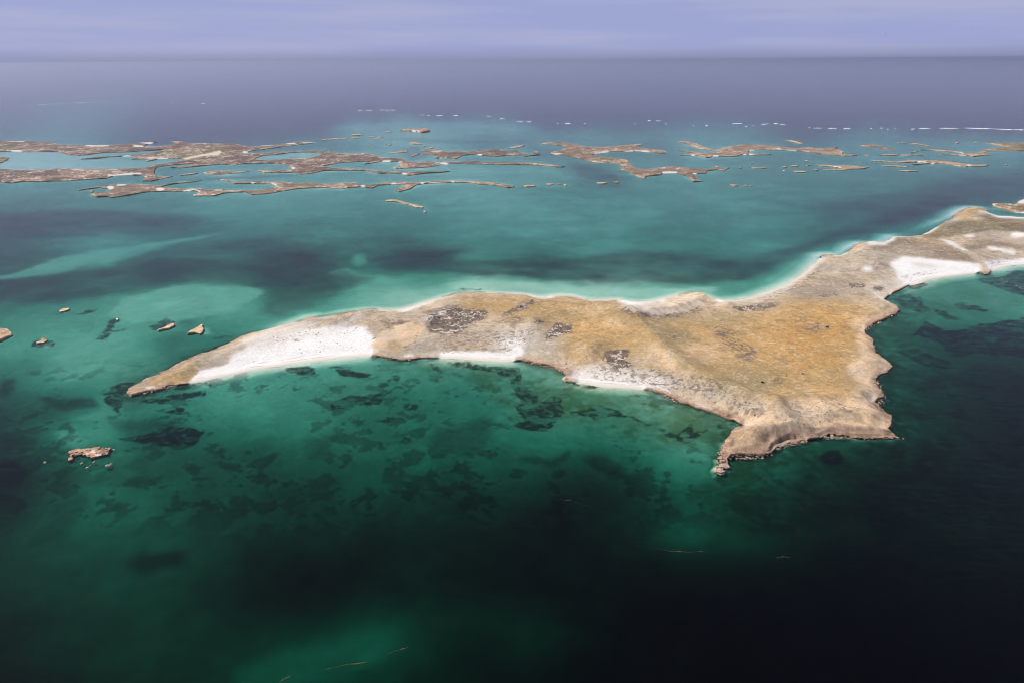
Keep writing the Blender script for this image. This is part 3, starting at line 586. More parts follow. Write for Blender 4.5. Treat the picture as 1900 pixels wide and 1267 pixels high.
BIG = [(-70,263),(0,262.3),(34,263),(65.7,263.7),(101,266.4),(112,269.8),(130,270.5),(156,270.5),(205,270.5),(236.7,268.5),(260,265.7),(292,264.4),(274,268.6),(262,273.4),(294.7,272.6),(316.6,270.5),(329,267),(316.6,263.3),(338.5,263.7),(349.5,267.1),(370,267.1),(411,267.8),(438.4,267.8),(459,272.6),(480,271.6),(505,270.6),(525.7,267.9),(562.6,264.5),(587.3,265.8),(569.5,267.9),(528.4,272.7),(494.2,277.5),(466.8,280.9),(459,284.3),(464,286.4),(494,285),(517.5,282.3),(555.8,281.6),(583,280.2),(610.5,282.3),(637.9,286.4),(672,285.7),(693.7,288.4),(711.5,293.9),(745.7,294.6),(753.9,300.7),(775.8,302.1),(796.3,300.7),(816.8,302.8),(823.7,300.7),(844.2,301.4),(885.3,300.7),(912.6,302.6),(956.3,302.9),(983.7,303.6),(1017.9,305.7),(1048,310.5),(1034.3,311.2),(1011,308.2),(983.7,306.8),(952.2,306.6),(922.1,305.9),(881,305.6),(840,304.8),(816.8,306.9),(796.3,311),(768.9,313),(734.7,313.7),(729.3,312),(741.6,308.9),(743,302.1),(738.8,300.7),(725.2,300.7),(710,300.7),(691,303.5),(676.2,305.5),(684,302.8),(692.6,301.4),(684.4,300.7),(665.3,300.7),(631,302.8),(610.5,306.9),(596.8,309.6),(617.4,312.4),(651.6,314.4),(678.9,315.1),(686,316.2),(707.4,318.5),(745.7,320.6),(775.8,319.2),(803,319.2),(834.6,318.8),(816.8,321.5),(789.5,322.6),(769,325.4),(755.3,327.4),(745.7,323.8),(721,322),(707.4,323.3),(685.8,320.6),(678.9,317.6),(637.9,317.2),(599.6,317.9),(583.2,322),(558.5,324.3),(551.7,322.6),(547.6,320.6),(521.6,321.3),(490.1,321.3),(476.4,317.9),(487.4,317.4),(518.8,317.9),(539.4,315.1),(543.5,313),(540.7,309.6),(525.7,305.5),(494.2,303.8),(460,304.6),(445.3,305.4),(435.7,307.5),(411.1,305.4),(383.7,308.2),(356.3,310.9),(333,312.9),(313.9,311.6),(329,310.2),(349.5,308.8),(360.4,304.7),(342.6,305.4),(322,306.8),(308.4,308.8),(291,311.5),(286.5,317.1),(288,322),(290.6,329.4),(322,328),(301.6,332.8),(281,336.9),(263.3,336.9),(271.5,332.1),(261.2,326.6),(239.5,325.3),(214.8,325.9),(198.4,332.1),(177.9,332.8),(143.7,335.5),(109.5,336.9),(71.2,338.3),(41,338.3),(24.6,340.3),(0,338.9),(-70,338)]
LAG1 = [(-55,283),(0,282.8),(17.8,281.5),(53,282.8),(106.7,282.2),(119,286.3),(143.7,289.7),(164,288.3),(191.6,284.2),(225.8,283.5),(240,282.8),(281,280),(305.7,278.7),(287.9,283.5),(260.5,286.9),(246,288.3),(212,290.4),(178,293.1),(149,296.5),(178,295.6),(205,291.8),(250,290.2),(254,292),(243.6,297.2),(266,295.8),(277,297.2),(269.4,299.9),(274.2,300.6),(286.5,297.9),(297.5,295.2),(315,295.2),(335.8,294.9),(342.6,296.5),(329,300.6),(308.4,304.7),(287.9,306.6),(278.3,311.6),(240,313.6),(205,315),(150,314.3),(106.7,313.6),(93,315.7),(61.6,316.4),(27.4,317.1),(0,314.3),(-55,314)]
LAG2 = [(471,296),(487.4,289.8),(521.6,287.1),(542,283.6),(572,282.9),(596.8,285.7),(594,289.8),(569.5,294.6),(528.4,296.6),(494.2,298)]
far_island('island', 'island', 'largest of the distant islands, a grey scrubby maze wrapped around pale blue lagoons', [BIG, LAG1, LAG2],
    beaches=[ell(28,263.4,16,1.2), ell(40,264,8,1), ell(30,281,14,1), ell(180,272,24,1.6), ell(276,266.5,17,1.4), ell(258,272.5,12,1.6), ell(285,294.6,14,1), ell(300,294.6,12,1), ell(455,283.5,6,2), stroke([(355,267.4),(372,267.4),(412,268.4)],1.6), stroke([(470,272),(490,271.5),(508,270.8)],1.6),
             ell(573,265.5,14,1.2), ell(540,268,10,1.2), ell(543,312.5,5,2.2), ell(717,300.2,9,1.4), stroke([(200,326.5),(240,324),(262,323.5)],2.6), ell(238,290.6,12,1), ell(718,300.3,8,1), ell(824,304.4,8,1.8), ell(750,323.2,6,1.4), ell(740,301.4,8,1)],
    olive=[ell(334,288,38,5), ell(10,277,20,4), ell(400,280,25,3)], pans=[[(338,295),(375,288),(395,284),(408,281),(412,284),(405,290),(380,291),(345,297)]])
far_island('islet', 'islet', 'reddish scrub point inside the lagoon at the left edge of the picture', [[(-40,293),(0,292),(10,293),(18,294.5),(15,298),(0,304.5),(-40,306)]], olive=[ell(-5,298,20,4)])
HAM = [(144.4,353.3),(177.9,347.8),(191.6,345.8),(225.8,342.4),(260,343),(297.5,345.5),(308.4,342.4),(329,339.6),(375.5,335.5),(356.3,338.6),(322,342.3),(305.7,345.5),(300.2,348.8),(322,350.6),(349.5,351.3),(371.4,350.6),(383.7,353.3),(409.7,352.6),(416.5,352),(413,355),(450.8,354.2),(470,354.2),(487.4,353.6),(505,350.4),(513.4,345.9),(502.4,342.1),(473.7,341.9),(435.7,341.9),(417.9,336.6),(402.8,333.5),(417.9,333.5),(434.3,338.3),(464.4,337.6),(501,338.4),(525.7,339.1),(548.9,341.1),(566.7,339.7),(590,341.5),(617.4,341.8),(640,340.5),(658.4,339.1),(665.3,343.9),(678.9,343.9),(690,344.5),(703.6,341.1),(727.9,338.4),(755.3,339.1),(773,340.4),(789.5,339.1),(810,336.3),(837.4,336),(871.6,337),(899,339.1),(926.3,341.8),(940,343.9),(956.3,347.4),(942.6,349.5),(922.1,344.9),(908.4,344.2),(887.9,342.8),(871.5,340.1),(840,339.4),(810,340.6),(789.5,341.7),(773,344.1),(762,351.4),(740.2,356.9),(732.7,354.8),(737.5,351.4),(752.5,347.3),(753.9,344.1),(725.2,343.4),(703.3,344.8),(691,350),(680,348.7),(676,346.8),(637.9,350.7),(596.8,348.9),(555.8,350.9),(521.6,355.7),(494.2,361),(466.8,361.9),(454.8,357.3),(417.9,359),(397.4,364.3),(359.1,365),(357,362.9),(370,359.5),(372.8,356.4),(356.3,355),(338.5,355.8),(322,356.4),(298.9,356.4),(271.5,357),(240,362.9),(219,366.3),(205.3,367.7),(198.4,365.6),(177.9,367),(166.9,362.2),(177.9,358.8),(202.5,356.7),(205.3,351.6),(184.7,349),(145,354.3)]
far_island('island', 'island', 'long snaking tan island with a hammer-shaped western end and small white beaches', [HAM], body=np.array([.18,.13,.095]),
    beaches=[ell(205,349.5,7,3.4), ell(225,344.5,10,1.8), ell(297,352,8,3), stroke([(340,355),(360,353),(372,356)],2), ell(469,340.3,5,1), stroke([(504,340.5),(512,344),(510,350)],2.6), ell(673,345.8,5,1.6), ell(731,341.8,6,1.3), ell(784,340.6,5,1.2), ell(840,337.6,5,1.2)], olive=[ell(560,344,40,1.6)])
for q in [
  ('islet','small round rock at the mouth of the hammer-shaped island\'s cove', ell(169.7,356.2,4.5,1.6), TAN),
  ('islet','thin tan spit islet just right of the big island\'s south point', [(333,326),(350,323.2),(367,321.4),(366,323.3),(350,325.4),(335,326.6)], TAN),
  ('islet','low lens-shaped scrub islet between the big grey island and the hammer-headed one', [(374.1,322.5),(390.5,318.4),(411,317.7),(431.6,319.1),(461.7,319.1),(431.6,323.2),(397.4,325.3),(383.7,324.6)], GREY),
  ('islet','long thin orange bar off the northern tip of the big grey island', [(596,259.8),(620,258),(646,256.3),(646,258),(620,260.2),(597,261)], TAN),
  ('islet','short pinkish bar right of the long orange bar', bar(651,256.8,669,256.6,1.4), TAN),
  ('islet','faint reddish bar lying farthest back above the short pinkish bar', bar(653,251.5,674,251.2,1.6), TAN),
  ('islet','pale speckled bar left of the red hilly islet', bar(684,255.3,710.5,256,2), TAN),
  ('islet','hairline reef bar left of the red hilly islet and above the speckled one', bar(712.8,246,729,245.3,1.1), TAN),
  ('islet','tiny low bar left of the pale oval shoal', bar(680,270,689,269.3,1.2), TAN),
  ('islet','tiny low bar behind the pale oval shoal', bar(716.5,269.3,727,270,1.3), TAN),
  ('islet','curved tan islet in front of the pale oval shoal', [(719.7,285),(734.7,282.9),(755.3,280.2),(757,282.7),(737.5,285.2)], TAN),
  ('islet','tan finger pointing left above the central grey island', [(759.4,266.5),(769,265),(785.4,268.2),(781.3,269.5),(764.8,268.8)], TAN),
  ('rock','first stepping stone between the tan finger and the central grey island', ell(788,271.7,3.5,.9), TAN),
  ('rock','second stepping stone between the tan finger and the central grey island', ell(800.5,275.4,5,1), TAN),
  ('islet','slanting tan islet left of the central grey island\'s forked west end', [(760.7,290.5),(778.5,285.4),(779,287),(767.6,291)], TAN),
  ('islet','thin slanting bar behind the central grey island\'s east end', [(942.6,275.6),(959,271.9),(974,269.8),(972.7,272.4),(953.6,276.5)], TAN),
  ('rock','small rock with a pale top beside the central grey island\'s east tip', ell(995,283.6,6,1.3), TAN),
  ('islet','largest flat-topped islet of the row right of the snaking island\'s east end', [(967.9,347.4),(976.8,344.3),(994.6,344.7),(995,346.5),(976.8,348.1)], TAN),
  ('islet','flat-topped oval islet next in the row, left of two smaller ones', bar(1013,342.6,1027,343,3), TAN),
  ('islet','thin flat-topped islet in the middle of the row\'s three smallest', bar(1030,342.8,1041,343,1.8), TAN),
  ('islet','small stubby islet at the right end of the close row of flat islets', ell(1049,344.4,4.2,1.7), TAN),
  ('islet','long flat islet alone in the channel left of the Y-shaped island', bar(1106.7,340.8,1126,340.6,2.4), TAN),
  ('islet','short flat islet just below the Y-shaped island\'s southern arm', bar(1137.5,339,1150.5,339.4,2.1), TAN),
  ('islet','dark sliver above the Y-shaped island\'s east arm', bar(1323,309.2,1334,310.4,1.5), TAN),
  ('islet','narrow slanting islet farthest back above the right-hand scrub islands', [(1456.3,261.9),(1467.9,261.3),(1495.3,267.6),(1484.3,268.4),(1470.6,264.6)], TAN),
  ('islet','tapered slanting islet in the gap between the two right-hand islands', [(1596.5,270.8),(1618.4,268.5),(1638.9,273),(1662.2,279),(1645.8,278.7),(1625.3,274.6),(1604.7,273.2)], GREY),
  ('islet','short dark bar off the branching island\'s long east tail', bar(1600.6,289,1613,289.3,1.5), TAN),
  ('islet','long ragged bar right of the short dark one', bar(1630.7,288.8,1668,288,1.8,5), TAN),
  ('islet','dark bar with an olive middle touching the ragged one\'s right end', bar(1670,288.8,1693.5,289.3,1.9), TAN),
  ('islet','thinnest bar at the right end of that line of bars', bar(1698,288.7,1712.5,289,1.3), TAN),
  ('islet','left half of a broken bar left of the white-sanded bone-shaped islet', bar(1450.8,311.2,1462,310.4,2), TAN),
  ('islet','right half of a broken bar left of the white-sanded bone-shaped islet', bar(1464,310,1483,308.4,2), TAN),
  ('islet','small upturned sliver touching the bone-shaped islet on its left', bar(1492.5,308.8,1505,307,1.8), TAN),
  ('islet','brown flat bar off the Y-shaped island\'s eastern point', bar(1393.5,312,1423.6,312.4,2.2), TAN),
  ('rock','tiny dark rock between the Y-shaped island and the brown flat bar', ell(1374.3,312,2.6,.8), TAN),
  ('rock','tiny dark rock above the brown flat bar', ell(1396.5,303,3,.8), TAN),
  ('islet','small dark bar directly under the bone-shaped islet\'s left arm', bar(1509.6,316.6,1518.5,316.6,1.6), TAN),
  ('islet','well-lit flat bar below the broken bar', bar(1471.3,319.2,1497,320,2.6), TAN),
  ('rock','tiny rock left of the well-lit flat bar', ell(1455,317.5,2.8,.8), TAN),
  ('rock','tiny rock above the bone-shaped islet', ell(1496.6,299.2,3.2,.9), TAN),
  ('rock','dot-like rock between the bone-shaped islet and the long wavy one', ell(1593.5,302.4,1.8,.9), TAN),
  ('islet','dark flat slab standing alone in the open lagoon, left of a broken pair', bar(1354.5,344.7,1370,345.2,2.6), TAN),
  ('islet','dark flat left piece of the broken pair in the open lagoon', bar(1379,345,1388,345.4,1.8), TAN),
  ('islet','dark flat right piece of the broken pair in the open lagoon', bar(1390,345.6,1397,346,1.9), TAN),
  ('islet','long straight thin bar under the wavy islet', bar(1636,308.6,1685,310.4,1.8,5), TAN),
  ('islet','dark bar lowest of the right-hand group below the straight thin one', bar(1669.4,318.3,1703.6,318.2,1.9), TAN),
  ('islet','sloping thin islet near the reef edge left of the olive headland', [(1686.5,266.7),(1701.6,267.4),(1722,270.3),(1729,271.2),(1720,272),(1700,269)], TAN),
  ('islet','faint sloping bar left of the wide-based thin island', [(1687.9,283.2),(1697,281.7),(1706,280.6),(1704,282.4),(1690,284)], TAN),
  ('rock','speck of reef rock left of the sloping thin islet', ell(1667,265.4,2,.7), TAN),
  ('rock','second reef rock beside the sloping thin islet\'s left tip', bar(1673,266.1,1682,266.6,1), TAN),
  ('rock','speck of reef rock left of the olive headland, the farther from it', ell(1776,266,3.6,.7), TAN),
  ('rock','speck of reef rock left of the olive headland, the nearer to it', ell(1810,266.2,3.6,.7), TAN),
  ('rock','left one of two dark rocks in open water under the olive headland', ell(1867,307,3.4,.9), TAN),
  ('rock','right one of two dark rocks in open water under the olive headland', ell(1875.6,306.5,2.2,.8), TAN),
  ('rock','lone dark rock in open lagoon below the Y-shaped island\'s tail', ell(1281.5,356.4,1.5,1), TAN)]:
    far_island(q[0], q[0], q[1], [q[2]], body=q[3], hc=2.6)
far_island('islet', 'islet', 'red hilly islet with a white beach, far back near the breakers', [[(740.2,244),(752.5,241.8),(769,241.5),(778.5,241.5),(784.7,240.6),(790.8,241.5),(799,244.6),(789.5,246.9),(781.3,247.4),(775.8,245.5),(760.7,244.6)]], body=np.array([.33,.17,.11]), hc=8, beaches=[stroke([(761,243.6),(770,244.3),(779,245.6)],1.6)])
CEN = [(779.9,279.5),(789.5,278.8),(803,278.8),(816.8,280.2),(825,282.3),(871.6,282.3),(885.3,280.2),(912.6,278.2),(930.4,278.2),(935.8,281),(959,281),(970,286.5),(985,287.2),(1003.5,287.9),(985,290.2),(975.5,291.6),(965.9,289.6),(944,288.8),(924.8,291.5),(897.5,290.1),(881,287.4),(857.8,289.3),(852,293.5),(844.2,295.9),(833.3,294.2),(822,293),(812.7,295.9),(808.6,293.9),(812.7,290.5),(796.3,287.2),(784,286.6),(792.2,283.8),(803,282.5),(782.6,281.1)]
far_island('island', 'island', 'central grey scrub island with a forked west end and olive salt patch', [CEN], beaches=[ell(822,294,8,1), ell(890,288,6,1)], olive=[ell(838,291,16,2)])
YY = [(1002.7,266.7),(1020.5,265.3),(1045,265.3),(1061.6,267.4),(1076.6,271.5),(1098.5,273.5),(1116.3,273.5),(1136.8,272.2),(1164.2,270.1),(1191.6,268),(1190,270),(1177.9,272.6),(1191.6,276.3),(1218.9,278.3),(1235.4,281),(1238,284.5),(1225.8,285.8),(1209.4,283.8),(1184.7,281),(1160,281.9),(1136.8,282.3),(1116.3,284),(1104,286),(1098.5,289.3),(1116.3,291.6),(1136.8,294.3),(1165.6,298.6),(1168.3,304.3),(1176.5,312.5),(1198.4,315.3),(1218.9,313.2),(1239.5,310.5),(1262,310.5),(1285.4,313.9),(1310,314.6),(1330.5,313.2),(1353.8,312.5),(1345.6,317.3),(1330.5,315.5),(1312.7,318),(1311.4,322.1),(1303,322.8),(1285.4,324.4),(1292,333.5),(1305.2,336.6),(1292,338),(1285.4,337.8),(1275.8,328.9),(1256.6,322.1),(1227.9,322.1),(1226.5,325.5),(1197.8,328.3),(1196,332.4),(1172.4,324.8),(1173,321.5),(1161.5,318),(1147.8,315),(1161.5,313.2),(1147.8,305.7),(1130,302.5),(1112.2,303.8),(1090.3,299.5),(1068.4,292.7),(1043.8,288.6),(1020.5,287.2),(1021.9,284.5),(1041,279.7),(1047.9,276.3),(1052,272.8),(1036.9,270.4),(1011,268.2)]
far_island('island', 'island', 'Y-shaped tan island with a straight white beach on its southern arm', [YY], body=np.array([.19,.135,.095]), beaches=[stroke([(1104,285.5),(1115,283.6),(1130,282.4)],1.7), stroke([(1160,281.4),(1185,280.8),(1205,282.6)],1.4), stroke([(1228,321),(1242,321),(1256,321)],2), ell(1033,286.5,9,1), ell(1289,323,5,1.2)], olive=[ell(1125,296,25,2.5)])
BR = [(1255.3,263.3),(1269,262.6),(1293.6,268),(1307.3,273.5),(1330.5,279),(1344.2,274.9),(1360.6,272.2),(1378.4,269.4),(1405.8,269.4),(1440,271.8),(1447.4,273.5),(1474.7,276.3),(1502,274.9),(1529.5,276.9),(1541,275),(1556,274.2),(1550,277.5),(1556.8,279),(1566.4,282.4),(1562.3,287),(1592.4,289.1),(1580,290.4),(1566.4,290.4),(1536.3,287.9),(1509,284.5),(1484.3,281.7),(1476,279.9),(1447.4,279.4),(1420,278.7),(1390.7,280),(1388,285.6),(1410,286.6),(1431.8,287.9),(1399,288.6),(1378.4,287.9),(1364.7,291.3),(1344.2,291.3),(1321,290.6),(1319.6,293.4),(1310,293.4),(1296.3,290.2),(1259.4,289.6),(1275.8,287.4),(1286.7,285.4),(1258,280.1),(1275.8,281),(1303,284.5),(1327.8,285.4),(1337.4,282.6),(1316.8,279.4),(1297.7,276.7),(1286.7,273.2),(1274.4,268)]
far_island('island', 'island', 'branching scrub island with two northwest prongs and a long straight east tail', [BR], body=np.array([.22,.155,.11]), beaches=[ell(1286,289,4,1), ell(1328,290,6,1.2), ell(1396,279.3,6,1), ell(1444,277.6,6,1), stroke([(1458,279.2),(1468,279.4),(1478,279.8)],1.3), ell(1382,287.5,3,1), ell(1394,287.3,5,1)])
BONE = [(1510.3,306.4),(1529.5,306.8),(1556.8,308.4),(1580,309.1),(1597.9,311.2),(1615.7,310.5),(1602,314.6),(1581.5,314.6),(1560.9,317.5),(1526.7,316.1),(1527,315),(1550,314.6),(1558.2,312.7),(1543,310.7),(1515.8,307.9)]
far_island('islet', 'islet', 'bone-shaped tan islet with a white sand patch in its fork', [BONE], body=TAN, beaches=[stroke([(1546,309.6),(1555,310.4),(1561,312.4)],1.7)])
WAV = [(1614.3,299.5),(1622.5,298.8),(1640,299.3),(1663,302),(1687.9,298.2),(1701.6,299.5),(1722,298.8),(1756.3,300.2),(1787.8,305),(1811,307),(1834.3,307.1),(1824.7,310.3),(1797.4,309.3),(1793.3,311.2),(1776.8,309.3),(1756.3,305.2),(1735.8,304.5),(1690.6,307),(1715.3,303.8),(1701.6,301.4),(1667.4,303.8),(1640,300.8)]
far_island('islet', 'islet', 'long wavy tan islet with two white sand patches, nearest of the right-hand group', [WAV], body=TAN, beaches=[stroke([(1702,300.6),(1711,301.4),(1719,302.4)],1.7), ell(1731,303.8,5,1), ell(1797,308,5,1)])
WID = [(1708.4,279),(1742.6,278.8),(1776.8,282),(1790.5,285.8),(1813.8,284.5),(1824.7,279),(1845.3,276.3),(1865.8,274.2),(1852,270.3),(1828.8,266.9),(1852,266),(1900,266),(1990,267),(1990,283),(1900,281),(1872.6,280.6),(1838.4,280.9),(1826,284),(1839.8,289.9),(1824.7,289.5),(1804.2,292.2),(1796,289.5),(1741.2,288.1),(1776.8,287.5),(1785,286),(1770,283.5),(1735.8,280.8)]
far_island('island', 'island', 'olive headland at the right edge running into a thin forked western tail', [WID], body=np.array([.20,.135,.09]), beaches=[ell(1784,289.2,10,1), ell(1784,286.2,3,1)], olive=[ell(1890,274,40,4)])

# islets in the near lagoon on the left
NEARC = np.array([.52, .36, .22])
for label, p, hc in [
  ('layered rocky islet cut off by the left edge of the picture', [(-40,607),(0,610.6),(13.7,611.7),(20.5,616.1),(23.9,622.3),(10.9,628.4),(0,633.9),(-40,640)], 4),
  ('pale oval islet ringed by dark weed, farthest of the left lagoon islets', [(108.8,577.1),(116.3,573.7),(128.6,572.6),(130,575),(120.4,578.5),(110.8,579.2)], 2.0),
  ('arrowhead islet with a dark weed halo near the layered rocky islet', [(66.4,636.6),(76.6,632.5),(75.3,629.1),(82.8,627.1),(89.6,631.2),(82,636.6),(68.4,638)], 2.2),
  ('long narrow orange islet left of the fish-shaped one', [(292.3,613.4),(301.2,610),(312,604.5),(321.4,601),(325.2,602.4),(323.9,605.4),(314.6,610.4),(302,612.5),(294,614.6)], 2.2),
  ('fish-shaped orange islet close to the main island\'s north shore', [(346.6,619.3),(354.2,614.6),(363.5,610),(363,608.7),(367.7,607.9),(375.7,602),(377.4,604.5),(376.1,607.5),(379.5,611.3),(376.9,617.2),(371.5,620.5),(361,618.4),(348.3,620.5)], 2.6)]:
    far_island('islet', 'islet', label, [p], body=NEARC, hc=hc, mix=0.1, u=1.0)
far_island('islet', 'islet', 'thin crumbling islet lying alone in the lagoon below the snaking island', [[(714.8,372.4),(719.1,372.2),(727.8,371.9),(737.6,372.4),(745.2,374.2),(752.1,376.8),(761.4,378.5),(769.5,380.8),(781,383.2),(787.4,385.5),(784,386.9),(777,386.3),(769.5,385.2),(762.5,382.6),(753.8,380),(745.2,377.4),(734.7,375.3),(723.2,374.8),(715.6,374.5)]], body=np.array([.40,.28,.19]), hc=2.6, u=1.8)
far_island('rock', 'rock', 'small reddish rock off the right end of the thin crumbling islet', [ell(788.6,393.8,3,1.9)], body=np.array([.34,.19,.15]), hc=2.4, u=1.2)
far_island('rock', 'rock', 'tiny round rock on the tip of a dark weed bed, right of the oval islet', [ell(217.6,592.8,2.2,1.9)], body=NEARC, hc=1.8, u=0.7)
far_island('islet', 'islet', 'scrub spit at the right edge, across the shallow cove from the big island', [SPIT], body=np.array([.19,.135,.075]), hc=3.5, beaches=[ell(1896,375,9,4), stroke([(1885,394),(1902,395.5),(1960,398)],1.6)], u=2.2)

FM = Ras(0.0); FM2 = Ras(0.0)
for pp in FARP:
    FM.put(pp[0], 1.0, 1, 5, 1.6); FM2.put(pp[0], 1.0, .8, 26, 5)
LR.a = LR.a * (1 - .42 * np.clip(FM.a * 1.4, 0, 1)) * (1 - .18 * np.clip(FM2.a * 1.5, 0, 1) * (np.arange(RH)[:, None] + Y0 < 400))

